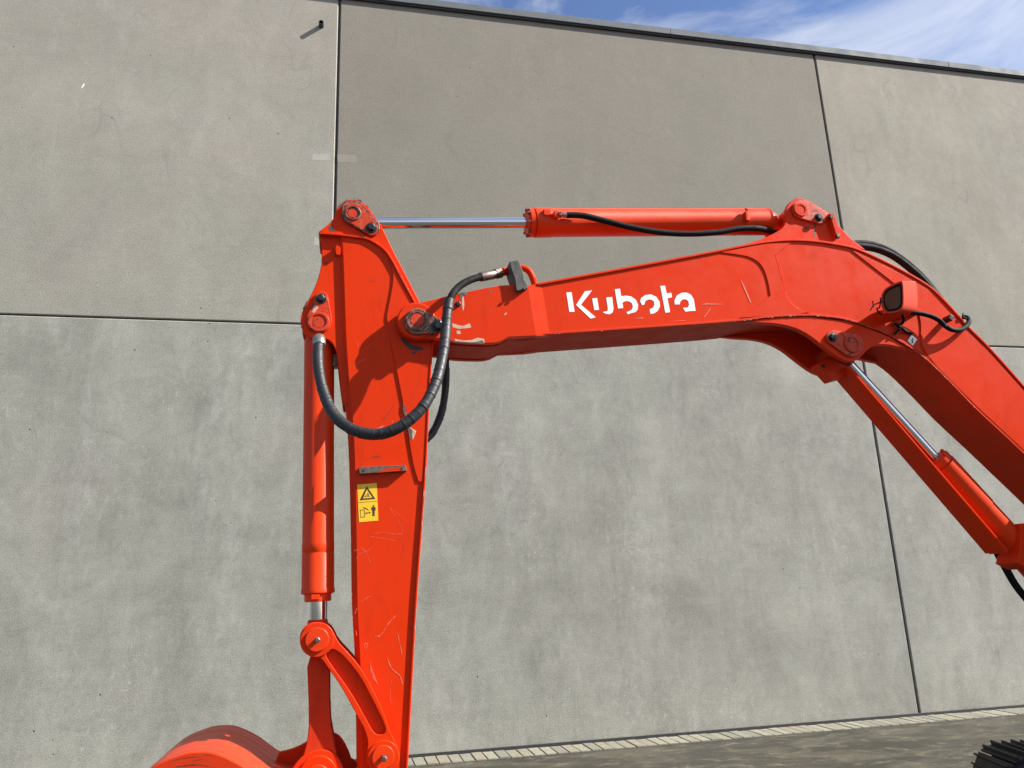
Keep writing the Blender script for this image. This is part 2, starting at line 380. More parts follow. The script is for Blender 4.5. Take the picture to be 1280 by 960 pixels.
def make_paving():
    bm = bmesh.new(); box(bm, -13, 27, 8.04, WY-.013, -.2, .006)
    b = NB('sandy_joint'); m = b.out(b.mix(b.rng(b.noise(40, 4, .7), .4, .6), (.05, .045, .035), (.12, .105, .08)), .95)
    st = link('paving_strip', bm, m, None, smooth=False); tag(st, 'row of pale pavers along the foot of the wall', kind='structure')
    mats = [concrete('pale_paver', t, 20+i, .1, .9, .6) for i, t in enumerate(((.205, .188, .148), (.23, .21, .164), (.185, .173, .14), (.214, .186, .142)))]
    base = []
    for i in range(4):
        bm = bmesh.new(); box(bm, -.0535, .0535, -.168, .168, -.04, .016)
        o = link('paver', bm, mats[i], st, .004, smooth=False, seg=1); base.append(o)
    k = 0; x = -4.2
    while x < 15.2:
        if k < 4: o = base[k]
        else:
            o = base[rng.randrange(4)].copy(); COL.objects.link(o); o.parent = st
        o.location = (x, 8.222+rng.uniform(-.006, .006), rng.uniform(-.003, .003))
        o.rotation_euler = (rng.uniform(-.008, .008), rng.uniform(-.012, .012), rng.uniform(-.012, .012))
        x += .1175; k += 1
make_paving()

# ------------------------------------------------------------------ the excavator
YB, BW = 3.9, .35; YC = YB+BW/2            # boom near face, width, middle plane
YS, SW = YB+.045, .26                       # stick near face, width
ex = empty('excavator', (5.35, YC, 0))
tag(ex, 'orange red crawler excavator with folded boom and stick before the concrete wall', 'excavator')
def both(y0, y1): return ((y0, y1), (2*YC-y1, 2*YC-y0))

def make_boom():
    top = [(671, 353.7), (800, 330.3), (895, 312.5), (930, 305.5), (960, 300.5), (990, 298.3), (1020, 299.8), (1045, 303.5), (1072.5, 310), (1115, 329.5), (1160, 355), (1185, 378), (1210, 406), (1238, 434), (1280, 481), (1380, 596), (1470, 702), (1530, 772)]
    bot = [(636, 421.5), (690, 417.7), (900, 403.2), (967, 396.2), (1012, 394.5), (1035, 396.2), (1060, 400), (1090, 410), (1112, 418.8), (1150, 442.5), (1185, 475), (1220, 511), (1280, 567), (1380, 664), (1460, 752), (1500, 800)]
    tl, bl = line(top, 4), line(bot, 4)
    o = .0105
    bm = bmesh.new()
    T = strip_poly(xz(tl, YB), .006)[len(tl):][::-1]; B = strip_poly(xz(bl, YB), -.006)[len(bl):][::-1]
    ext(bm, T+B[::-1], YB+o, YB+BW-o)
    b = link('boom', bm, M['red'], ex, 0)
    strip('top_plate', top, YB, YB, YB+BW, .014, M['red'], b, .003)
    strip('bottom_plate', bot, YB, YB+.004, YB+BW-.004, -.014, M['reddirty'], b, .003)
    # raised doubler plates on both webs
    d1 = [(897, 314.5, 1), (922, 317.5), (940, 321), (953, 330.5), (960, 348), (963.5, 369, 1), (957, 374.5, 1), (925, 397, 1), (1001, 392, 1), (1009, 390.5, 1), (996, 384.5), (984.5, 373), (977, 348), (969, 319, 1), (989, 303.5, 1), (960, 304, 1), (925, 310, 1)]
    d2 = [(1066, 313, 1), (1117, 352.5), (1140, 372), (1152.5, 397), (1151, 432), (1172, 458, 1), (1222, 508, 1), (1282, 564, 1), (1380, 660, 1), (1462, 750, 1), (1524, 770, 1), (1382, 602, 1), (1280, 487, 1), (1236, 439, 1), (1207, 411, 1), (1160, 361, 1), (1115, 335.5, 1), (1072, 315, 1)]
    for d in (d1, d2):
        for y0, y1 in both(YB+o-.006, YB+o+.004): plate('doubler_plate', d, YB, y0, y1, M['red'], b, .002, 2)
    # weld beads along the doublers
    for w in ([(969, 319), (977, 348), (984.5, 373), (996, 384.5), (1009, 390.5), (1016, 394)], [(957, 375), (940, 386.5), (925, 397), (918, 401)], [(1152, 397), (1151, 432), (1160, 447), (1172, 459)],
              [(690, 416), (780, 409.8), (900, 401), (925, 398.5)], [(1112, 416.5), (1150, 440), (1185, 472), (1220, 508)]):
        bm = bmesh.new(); P = [at(p.x, p.y, YB+o-.001) for p in line(w, 8)]
        sweep(bm, P, lambda t: .0035*(1+.25*math.sin(t*190)), 6); link('weld_bead', bm, M['red'], b)
    # front end: fork cheeks, cast middle, sloping transition
    nose = [(527, 378.3), (558.7, 370), (584, 364.5), (621, 357.2), (640, 356), (661, 356.8, 1), (671, 420, 1), (636, 421.5, 1), (622.8, 428.6), (604, 429.4), (569.7, 427.6), (548, 422.5), (533, 424), (521, 424), (508, 420), (500, 411.5), (498, 401), (501, 390.5), (509, 381.5), (518, 378.3)]
    for y0, y1 in both(YB-.002, YB+.035): plate('fork_cheek', nose, YB, y0, y1, M['red'], b, .004, 1)
    mid = [(566, 369), (621, 357.2), (661, 356.8), (690, 351), (700, 417), (671, 420), (636, 421.5), (622.8, 428.6), (604, 429.4), (566, 427.4)]
    plate('boom_nose', mid, YB, YB+.06, YB+BW-.06, M['reddirty'], b, .003)
    for s in (1, -1):
        bm = bmesh.new(); f = lambda y: YC+s*(y-YC)
        q = xz([(660.5, 356.8), (677.5, 353.2), (688, 418.5), (670.5, 420)], YB); ys = (YB-.0015, YB+.0105, YB+.0105, YB-.0015)
        a = [bm.verts.new((p[0], f(y), p[1])) for p, y in zip(q, ys)]; c = [bm.verts.new((p[0], f(YB+.05), p[1])) for p in q]
        bm.faces.new(a); bm.faces.new(c[::-1])
        for i in range(4): bm.faces.new((a[i], c[i], c[i-1], a[i-1]))
        link('transition_plate', bm, M['red'], b, .001, smooth=False)
    # pivot boss of the stick pin
    disc('pivot_boss', (521, 401), 23.5, YB-.01, YB-.014, YB+.03, M['red'], b, .006, 40)
    disc('pivot_boss', (521, 401), 23.5, YB-.01, YB+BW-.03, YB+BW+.022, M['pindirt'], b, .003, 40)
    plate('keeper_plate', teardrop((521.5, 402), 16.5, (548, 408), 8.5), YB-.02, YB-.026, YB-.012, M['grease'], b, .003)
    disc('pin', (522, 400), 14.5, YB-.026, YB-.034, YB+BW+.03, M['grease'], b, .004, 32, (9.5, .005))
    disc('pin_cap', (521.5, 400), 8.5, YB-.028, YB-.032, YB-.02, M['pindirt'], b, .003)
    bolt((547.5, 407.5), 6.3, YB-.026, YB-.026, b, .026)
    bolt((572.5, 380.5), 3.6, YB, YB-.002, b, .012, False)
    # upper lug for the stick cylinder
    lug = [(905, 311, 1), (927, 306), (947, 300.8), (966, 292.5), (978, 285.5), (983, 276), (982.5, 264), (985, 254.7), (993, 247.9), (1003, 247.4), (1013, 251.8), (1024, 258.8), (1035, 265.5), (1054, 288), (1066, 300), (1082, 312, 1), (1060, 310, 1), (1020, 303, 1), (990, 301, 1), (960, 304, 1), (930, 309, 1)]
    YL = YB+.045
    for y0, y1 in both(YL, YL+.035): plate('lug_plate', lug, YL, y0, y1, M['red'], b, .004, 2)
    plate('keeper_plate', teardrop((1000.5, 262.5), 11.5, (1023, 271.8), 8.8), YL, YL-.016, YL, M['pindirt'], b, .003)
    disc('pin', (1000.5, 262), 8.2, YL-.016, YL-.024, 2*YC-YL+.02, M['red'], b, .002, 28, (5.6, .004))
    disc('pin_cap', (1000.5, 262), 5.0, YL-.016, YL-.021, YL, M['red'], b, .002)
    bolt((1023, 272.2), 3.9, YL-.014, YL-.014, b, .022)
    plate('stop_bar', [(1033, 269.5), (1038.5, 269.3), (1048, 297), (1042.5, 300)], YL, YL-.034, YL, M['red'], b, .003)
    bolt((1039.2, 271.5), 3.0, YL-.03, YL-.022, b, .014, False); bolt((1047.2, 295.2), 3.0, YL-.03, YL-.022, b, .014, False)
    # lower lug for the boom cylinder
    lo = [(932, 401.5, 1), (967, 397, 1), (1012, 395.5, 1), (1060, 401.5, 1), (1090, 412, 1), (1112, 421, 1), (1136, 436.5, 1), (1125, 434), (1112, 431), (1098, 430.3), (1089, 433.5), (1081, 441), (1073, 449.5), (1062, 453), (1049, 447.5), (1030, 433.5), (1012, 419), (994, 409.5), (972, 404.5), (948, 403.2)]
    for y0, y1 in both(YB+.012, YB+.05): plate('lug_plate', lo, YB+.012, y0, y1, M['red'], b, .004, 2)
    plate('keeper_plate', teardrop((1063.5, 432), 14.5, (1040, 422.5), 8.5), YB+.012, YB-.002, YB+.014, M['pindirt'], b, .003)
    disc('pin', (1064.5, 430.5), 10, YB, YB-.012, YB+BW+.01, M['pindirt'], b, .003, 28, (7.5, .005))
    bolt((1040, 422.3), 4.1, YB, YB-.002, b, .02)
    # white lettering, each letter one flat vinyl piece
    Z = lambda P: [(x/5.818+680, y/5.818+340) for x, y in P]
    L = [[[(162, 150), (200, 147), (222, 290), (184, 291)], [(297, 141), (349, 134), (268, 238), (376, 330), (338, 339), (233, 241)]],
         [[(350, 193), (386, 190), (400, 275), (365, 278)], [(452, 186), (495, 182), (505, 268), (497, 296), (474, 308), (448, 304), (426, 293), (446, 287), (462, 284), (464, 268)]],
         [[(514, 127), (552, 121), (561, 177), (595, 172), (635, 179), (668, 203), (684, 240), (681, 272), (664, 292), (634, 299), (609, 308), (599, 292), (622, 285), (640, 271), (646, 250), (638, 226), (616, 213), (592, 212), (569, 223), (576, 262), (538, 266)]],
         [[(699, 212), (706, 190), (735, 169), (775, 163), (815, 180), (840, 215), (843, 250), (826, 284), (797, 302), (773, 305), (768, 271), (790, 262), (803, 240), (799, 215), (780, 201), (756, 200), (736, 212), (729, 237), (712, 241)]],
         [[(845, 102), (880, 100), (891, 157), (924, 151), (931, 184), (897, 191), (917, 292), (882, 297)]],
         [[(950, 236), (949, 205), (965, 172), (1000, 152), (1035, 150), (1070, 167), (1089, 200), (1102, 283), (1068, 284), (1028, 289), (1010, 262), (1045, 258), (1054, 240), (1050, 215), (1035, 200), (1011, 198), (991, 214), (986, 236)]]]
    for P in L:
        bm = bmesh.new()
        for q in P: ext(bm, xz(Z(q), YB+o), YB+o-.0012, YB+o+.002)
        link('letter', bm, M['white'], b, smooth=False)
    # small white sticker with a dark mark
    bm = bmesh.new(); ys = YB+o-.006
    ext(bm, xz(rnd([(1136.6, 422.8), (1139.5, 418.6), (1146.3, 424.2), (1140.8, 432), (1134.6, 426)], 0), ys), ys-.0012, ys+.003)
    ext(bm, xz([(1140, 422), (1142, 424.2), (1140.4, 425.5), (1142, 427.2), (1140, 429.6), (1138.6, 428.4), (1140, 427.4), (1138.6, 425.4), (1140.2, 424)], ys), ys-.002, ys-.0008, 1)
    link('sticker', bm, [M['white'], M['print']], b, smooth=False)
    # chipped paint and grease
    wear(b, YB-.0022, [[(565, 404), (572, 406), (579, 407.5), (587, 404), (589, 409), (582, 410.5), (573, 411), (566, 409)], [(571, 413.5), (575, 413), (576.5, 416.5), (573, 418), (570.5, 416)],
        [(567, 423.6), (580, 425.6), (590, 425), (597, 422), (605, 423.5), (606, 428.2), (598, 428.6), (585, 427.6), (570, 426.4)], [(577.5, 372), (579.5, 370), (580.5, 381), (579, 389), (577.6, 382)], [(630, 393), (633, 390.5), (634, 391), (631.4, 394)]], M['pale'])
    wear(b, YB-.0028, [[(562, 425.6), (580, 427.8), (595, 427.4), (603, 425.2), (606, 428.8), (604, 429.6), (570, 427.9)], [(574, 366.4), (585, 364.8), (583, 369), (579, 368.8), (577, 375), (574.6, 372)], [(611, 363), (614, 361), (613, 366.5)], [(612, 390.5), (614, 386), (614.6, 387), (611, 392.6)]], M['worn'])
    wear(b, YB+o-.0016, [[(791, 398), (804, 396.8), (803.8, 398.2)], [(876, 381), (883, 379.2), (893, 379.6), (906, 380), (893, 380.8), (884, 380.6)], [(836, 401.8), (856, 400.2), (856, 400.9)], [(880, 396), (888, 385), (888.7, 385.4), (881, 396.4)], [(926, 349), (930, 357), (939, 378), (937.6, 378), (929, 358)]], M['scratch'])
    wear(b, YL-.0006, [[(1017, 279), (1020.5, 280), (1019.6, 287), (1020.6, 294), (1018.4, 296.5), (1016.9, 292), (1018, 286)], [(1005, 284), (1010, 282.6), (1012, 285.6), (1007, 287)], [(1024, 281), (1027, 281), (1026, 285.5)], [(985.5, 255), (992, 248.8), (996, 248), (991, 250.6)], [(1003, 252), (1006.4, 250.9), (1006, 254)]], M['rust'])
    edge_chips(b, bot[1:12], YB+.0035, 60, M['pale'], .5); edge_chips(b, top[:14], YB-.0005, 30, M['scratch'], .4)
    edge_chips(b, nose[10:16], YB-.0025, 16, M['rust'], .9); edge_chips(b, lug[2:14], YL-.0006, 16, M['rust'], .7); edge_chips(b, lo[11:18], YB+.0115, 12, M['rust'], .6)
    return b
def edge_chips(parent, cur, Y, n, mat, size):
    """little flakes knocked off along an edge"""
    c = line([p[:2] for p in cur], 10); P = []
    for _ in range(n):
        i = rng.randrange(len(c)-1); p = c[i].lerp(c[i+1], rng.random()); d = (c[i+1]-c[i]).normalized(); m = Vector((-d.y, d.x))
        L, w = size*rng.uniform(.6, 3.2), size*rng.uniform(.25, .8)
        P.append([tuple(p-d*L), tuple(p-d*L*.3+m*w), tuple(p+d*L*.5+m*w*.5), tuple(p+d*L), tuple(p+d*L*.2-m*w*.6), tuple(p-d*L*.6-m*w*.4)])
    return wear(parent, Y, P, mat, 'paint_chip')
def wear(parent, Y, polys, mat, name='paint_wear'):
    bm = bmesh.new()
    for q in polys:
        a = [bm.verts.new(at(p[0]+rng.uniform(-.15, .15), p[1]+rng.uniform(-.15, .15), Y)) for p in q]; bm.faces.new(a)
    o = link(name, bm, mat, parent, smooth=False); o['kind'] = 'stuff'
    return o
boom = make_boom()

def make_stick():
    o = .0115
    fl = [(398.4, 290), (420, 291.5), (445, 294.5), (461, 297.5), (480, 309.5), (491, 324), (502.5, 346), (515.6, 370), (524, 385)]
    rside = [(524, 385), (545, 408), (544, 420), (541, 440), (537.2, 500), (533.4, 580), (529.7, 635), (522, 740), (516, 845), (509.5, 965), (508, 990)]
    lside = [(446.5, 985), (445.5, 900), (443.8, 820), (440.2, 757), (438.8, 665), (436.5, 570), (433.5, 520), (428.5, 470), (425, 420), (423, 370), (420.5, 306)]
    bm = bmesh.new()
    T = xz(line(fl, 4), YS); RS = xz(line(rside, 4), YS); Lp = xz(line(lside, 3), YS)
    body = [xz([(419.5, 291.5)], YS)[0]] + [p for p in T if p[0] > xz([(421, 300)], YS)[0][0]] + RS[1:] + Lp
    # bevelled rear edge: near and far faces start 22 mm inside the rear plate
    near = list(body); ch = len(Lp)
    a = []; m1 = []; m2 = []; c = []
    for i, p in enumerate(body):
        w = .030 if (i == 0 or i >= len(body)-ch) else 0
        if w and i >= len(body)-ch:
            t = (i-(len(body)-ch))/ch; w = .022+.014*t
        a.append(bm.verts.new((p[0]+w, YS+o, p[1]))); m1.append(bm.verts.new((p[0], YS+o+w*1.1+.0002, p[1])))
        m2.append(bm.verts.new((p[0], YS+SW-o-w*1.1-.0002, p[1]))); c.append(bm.verts.new((p[0]+w, YS+SW-o, p[1])))
    bm.faces.new(a); bm.faces.new(c[::-1])
    for A, B in ((a, m1), (m1, m2), (m2, c)):
        for i in range(len(A)): bm.faces.new((A[i-1], A[i], B[i], B[i-1]))
    s = link('stick', bm, M['red'], ex, 0, ang=28)
    strip('flange', fl, YS, YS-.002, YS+SW+.002, .012, M['red'], s, .003)
    strip('front_plate', rside, YS, YS, YS+SW, .010, M['red'], s, .003)
    # raised side doubler round the pivot
    dd = [(485, 322, 1), (489.5, 331), (492, 345), (489.5, 364), (484, 390), (483, 400), (506, 512.5), (515.6, 578), (523, 602, 1), (527, 602, 1), (532.5, 560, 1), (536, 480, 1), (540, 425, 1), (540, 411, 1), (519, 384, 1), (500, 348, 1), (489, 327, 1)]
    for y0, y1 in both(YS+o-.007, YS+o+.003): plate('doubler_plate', dd, YS, y0, y1, M['red'], s, .002, 2)
    # upper lug with the pin of the stick cylinder
    lug = [(398.4, 289.3, 1), (406, 283.5), (414.4, 276.9), (418, 270), (421, 260), (427.5, 252.3), (440.6, 248), (452, 250.4), (461, 259.8), (468.8, 271.3), (476, 281), (484, 297), (491, 312.5), (508, 344.5), (526, 380, 1), (518, 380, 1), (503, 352, 1), (480, 314, 1), (461, 301, 1), (440, 297, 1)]
    YL = YS+.022
    for y0, y1 in both(YL, YL+.032): plate('lug_plate', lug, YL, y0, y1, M['red'], s, .004, 2)
    plate('keeper_plate', teardrop((442, 266.8), 15, (464.5, 286), 10), YL, YL-.018, YL, M['grease'], s, .003)
    plate('keeper_face', teardrop((442.8, 266.2), 12.5, (464.3, 285.4), 8.4), YL-.018, YL-.0195, YL-.01, M['pindirt'], s, .001)
    disc('pin', (441.5, 266.5), 9.6, YL-.02, YL-.027, 2*YC-YL+.02, M['grease'], s, .003, 28, (7.5, .006))
    disc('pin_cap', (441, 266.5), 6.2, YL-.02, YL-.023, YL-.005, M['pindirt'], s, .002)
    bolt((464.3, 285), 5.1, YL-.019, YL-.019, s, .024)
    # rear ear with the pin of the bucket cylinder
    ear = [(397.8, 290.5, 1), (402, 303), (402.3, 320), (401, 335), (396, 353), (388, 370), (380, 384), (375.5, 396), (376, 407), (380, 416), (388, 422), (398, 422.3), (408, 423), (416, 429), (421.5, 442), (423.5, 465), (429, 505, 1), (445, 505, 1), (440, 400, 1), (436, 292, 1)]
    YE = YS+.030
    for y0, y1 in both(YE, YE+.026): plate('ear_plate', ear, YE, y0, y1, M['red'], s, .004, 2)
    plate('keeper_plate', teardrop((399, 401), 16, (402, 373), 8), YE, YE-.012, YE, M['pindirt'], s, .003)
    disc('pin', (398.5, 402.5), 13, YE-.012, YE-.022, 2*YC-YE+.02, M['pindirt'], s, .003, 32, (9.5, .005))
    disc('pin_cap', (398.5, 402.5), 7.4, YE-.014, YE-.018, YE, M['pindirt'], s, .002)
    bolt((401.5, 373.5), 4.8, YE-.012, YE-.012, s, .022)
    plate('rib_cap', rnd([(419.2, 306.5), (422.2, 305.8), (425.6, 309), (425.4, 317.5), (422, 318.6), (419.4, 316)], 2), YS, YS+o-.006, YS+o+.01, M['red'], s, .002)
    # scuffed flat bar across the web
    bar = plate('wear_bar', [(448.6, 584.6), (506.6, 582), (508.2, 589.4), (449, 593)], YS, YS-.022, YS+o+.001, M['worn'], s, .002)
    wear(s, YS-.0226, [[(478, 587), (486, 584.6), (503, 583.2), (503.4, 588.4), (488, 589.6), (470, 590.8)]], M['reddirty'])
    for px in ((454.6, 588.4), (502.2, 586.2)): disc('bar_hole', px, 1.7, YS-.0226, YS-.0232, YS-.015, M['print'], s, .0003, 12)
    # warning sticker: yellow vinyl, printed triangle, machine and person
    Z = lambda P: [(x/9.6+430, y/9.6+570) for x, y in P]
    y = YS+o; bm = bmesh.new()
    ext(bm, xz(rnd(Z([(158, 345), (393, 325), (412, 775), (180, 795)]), 0), y), y-.0012, y+.002, 0)
    def pr(P, mi=1, k=.0017): ext(bm, xz(Z(P), y), y-k, y-.001, mi)
    pr([(273, 362), (376, 515), (189, 531)]); pr([(274, 404), (341, 501), (226, 511)], 0, .0021)
    pr([(246, 480), (258, 470), (262, 490), (250, 497)], 1, .0024); pr([(268, 470), (290, 440), (306, 492), (300, 494), (287, 458), (272, 476)], 1, .0024); pr([(268, 486), (284, 470), (292, 492), (286, 494), (281, 480), (272, 494)], 1, .0024)
    pr([(172, 556), (400, 540), (400, 544), (172, 560)])
    for q in ([(345, 590), (362, 589), (366, 603), (354, 610), (344, 603)], [(330, 614), (376, 611), (382, 652), (375, 654), (369, 632), (368, 715), (376, 719), (358, 721), (356, 668), (352, 722), (340, 722), (342, 655), (337, 632), (334, 655), (328, 654)],
              [(256, 686), (268, 672), (270, 680), (306, 678), (305, 668), (321, 680), (307, 693), (306, 687), (270, 690), (269, 699)], [(192, 647), (247, 641), (251, 733), (200, 740), (199, 733), (245, 727), (241, 648), (198, 653), (204, 733), (200, 740)],
              [(228, 612), (262, 622), (290, 640), (300, 655), (280, 645), (255, 632), (240, 628)]):
        pr(q)
    link('warning_sticker', bm, [M['yellow'], M['print']], s, smooth=False)['label'] = 'yellow warning sticker with triangle and standing figure'
    # scratches and scuffs
    def sc(P, w=.45):
        a = [Vector(p) for p in line(P, 4)]; Lf, Rt = [], []
        for i, p in enumerate(a):
            d = (a[min(i+1, len(a)-1)]-a[max(i-1, 0)]).normalized(); k = .72*w*rng.uniform(.3, 1.2)*(1 if 0 < i < len(a)-1 else .2)
            Lf.append((p.x-d.y*k, p.y+d.x*k)); Rt.append((p.x+d.y*k, p.y-d.x*k))
        return Lf+Rt[::-1]
    A3 = lambda P: [(x/5.333+360, y/5.333+560) for x, y in P]; A4 = lambda P: [(x/4+340, y/4+720) for x, y in P]; A2 = lambda P: [(x/5.333+360, y/5.333+400) for x, y in P]
    yy = YS+o-.0008
    wear(s, yy, [sc(A3(p), w) for p, w in (([(540, 588), (600, 598), (680, 612), (728, 620)], .35), ([(555, 578), (630, 562), (700, 574), (770, 570)], .3), ([(672, 385), (700, 430), (745, 500), (765, 570)], .25), ([(450, 760), (470, 710), (520, 690), (570, 655)], .25), ([(435, 690), (480, 672), (515, 690), (550, 765)], .25), ([(690, 400), (790, 490)], .2), ([(480, 660), (520, 700), (548, 765)], .2))] +
         [sc(A4(p), w) for p, w in (([(525, 303), (550, 288), (580, 240), (622, 195)], .8), ([(512, 300), (540, 305)], .7), ([(575, 405), (598, 462), (640, 500), (652, 545)], .9), ([(628, 285), (640, 345), (655, 410)], .7), ([(460, 370), (465, 340), (480, 338), (468, 365)], .5), ([(420, 270), (424, 300)], .5), ([(485, 420), (500, 500), (530, 545)], .3), ([(440, 130), (495, 98)], .3), ([(600, 500), (590, 600), (600, 640)], .2), ([(415, 190), (425, 160)], .5))] +
         [sc(A2(p), w) for p, w in (([(570, 730), (610, 718), (640, 700)], .8), ([(610, 728), (640, 704)], .6), ([(690, 690), (700, 665)], .5), ([(810, 540), (850, 520), (885, 465)], .3), ([(430, 325), (480, 275), (550, 250)], .22), ([(440, 120), (470, 180)], .3), ([(530, 140), (545, 190)], .25))], M['scratch'], 'scratch_mark')
    wear(s, yy-.0004, [sc(A2([(632, 668), (665, 628), (706, 568)]), .5), sc(A2([(500, 935), (560, 915), (620, 900)]), .6), sc(A2([(590, 912), (625, 912)]), .5), sc([(461, 349.5), (466, 347)], .3), sc([(461.5, 350), (470, 352.6)], .25)], M['rust'], 'scuff_mark')
    wear(s, YS+o-.0078, [A2([(768, 548), (780, 575), (794, 630), (780, 640), (765, 600)]), A2([(800, 715), (830, 735), (826, 800), (812, 790)])], M['worn'])
    wear(s, YS+o-.0074, [A2([(812, 712), (856, 740), (845, 770), (832, 800), (826, 740)])], M['pale'])
    wear(s, YS-.0004, [sc([(529.6+dx, y0), (529.6+dx-(y1-y0)*.068, y1)], .5) for dx, y0, y1 in ((2.8, 583, 597), (.6, 612, 622), (-.3, 634, 646), (-1.6, 650, 657), (-9, 760, 790), (-11, 800, 812))], M['pale'])
    wear(s, YL-.0006, [[(424, 258), (430, 251.6), (436, 249.4), (431, 254), (427, 260)], [(446, 249), (451, 250), (453, 253.4), (449, 252.4)], [(461, 291), (466, 292.2), (463, 294)], [(410, 284), (418, 279.6), (416, 284), (420, 290), (412, 289)]], M['rust'])
    wear(s, YE-.0006, [[(402, 327.2), (409, 327.4), (410, 329.6), (403, 329)], [(393, 386), (397, 383), (398, 388), (395, 390)], [(378, 386), (384, 375), (384.6, 378), (380, 388)]], M['rust'])
    wear(s, YE-.0126, [[(392, 383), (396, 381), (398, 385.4), (395, 388), (393, 392), (390, 390)]], M['pale'])
    edge_chips(s, fl[:7], YS-.0026, 26, M['rust'], .6); edge_chips(s, fl[2:], YS-.0026, 14, M['pale'], .5)
    edge_chips(s, rside[4:9], YS-.0006, 34, M['pale'], .5); edge_chips(s, lside[:6], YS+o-.0006, 20, M['scratch'], .5)
    edge_chips(s, lug[2:14], YL-.0006, 20, M['rust'], .8); edge_chips(s, ear[1:12], YE-.0006, 20, M['rust'], .6)
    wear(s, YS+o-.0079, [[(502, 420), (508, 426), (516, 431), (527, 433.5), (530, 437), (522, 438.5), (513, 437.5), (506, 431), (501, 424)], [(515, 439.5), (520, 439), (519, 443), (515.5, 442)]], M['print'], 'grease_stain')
    return s
stick = make_stick()

# cylinders
def pinpt(px, Y): p = at(*px, Y); return Vector((p.x, YC, p.z))
def on_axis(a, b, px):
    """distance along the line a-b that stands at column/row px (nearest)"""
    best = None
    for i in range(2001):
        p = a.lerp(b, i/2000)-EYE; z = p.dot(fw); q = (640+F*p.dot(rt)/z, 480-F*p.dot(up)/z); d = (q[0]-px[0])**2+(q[1]-px[1])**2
        if best is None or d < best[0]: best = (d, i/2000)
    return best[1]*(b-a).length
def make_stick_cylinder():
    a = at(441.8, 279.6, YC); b = at(983, 277.3, YC); d = (b-a).normalized(); L = (b-a).length
    t0 = on_axis(a, b, (660, 280)); t1 = on_axis(a, b, (956, 278)); r = 17.0*mpp(700, 280, YC)
    bm = bmesh.new()
    lathe(bm, a+d*t0, d, [(0, r*.8), (.004, r*.97), (.028, r*.97), (.03, r*.9), (.036, r*.9), (.038, r), (.14, r), (.146, r*.965), (t1-t0-.006, r*.965), (t1-t0, r*.9)], 48)
    c = link('stick_cylinder', bm, M['redcyl'], ex)
    bm = bmesh.new(); lathe(bm, a+d*t1, d, [(-.01, r*.93), (.012, r*1.0), (.016, r*.85), (.055, r*.7), (.075, r*.5), (L-t1, r*.5)], 36); link('cylinder_head', bm, M['redcyl'], c)
    bm = bmesh.new(); lathe(bm, a+d*.05, d, [(0, .0345), (t0-.04, .0345)], 36); link('rod', bm, M['chrome'], c)
    bm = bmesh.new(); lathe(bm, a+d*(t0-.012), d, [(0, r*.78), (.006, r*.82), (.018, r*.82)], 32); link('gland', bm, M['redcyl'], c)
    u, v = frame(d)
    for i in range(8):
        an = i*math.pi/4+.35; p = a+d*(t0-.016)+(u*math.cos(an)+v*math.sin(an))*r*.86
        bm = bmesh.new(); lathe(bm, p, d, [(0, .007), (.002, .0105), (.02, .0105)], 8); link('gland_bolt', bm, M['grease'], c)
    bm = bmesh.new(); lathe(bm, a-Vector((0, .05, 0)), (0, 1, 0), [(0, .045), (.003, .048), (.097, .048), (.1, .045)], 32); lathe(bm, a, d, [(0.02, .044), (.09, .04)], 24); link('rod_eye', bm, M['red'], c)
    bm = bmesh.new(); lathe(bm, b-Vector((0, .055, 0)), (0, 1, 0), [(0, .058), (.003, .062), (.107, .062), (.11, .058)], 32); link('barrel_eye', bm, M['redcyl'], c)
    for tt in (on_axis(a, b, (924, 279)),):
        bm = bmesh.new(); p = a+d*tt+Vector((0, -r-.006, -.012)); box(bm, -.012, .012, -.014, .02, -.03, .035, 0, Matrix.Translation(p)); link('hose_clamp', bm, M['redcyl'], c, .004, smooth=False)
        bm = bmesh.new(); p = a+d*tt+Vector((0, -r-.012, .034)); lathe(bm, p, (0, -1, .4), [(0, .011), (.008, .011), (.012, .006)], 8); link('bolt', bm, M['redcyl'], c)
    return c, a, d, r
scyl, sA, sD, sR = make_stick_cylinder()

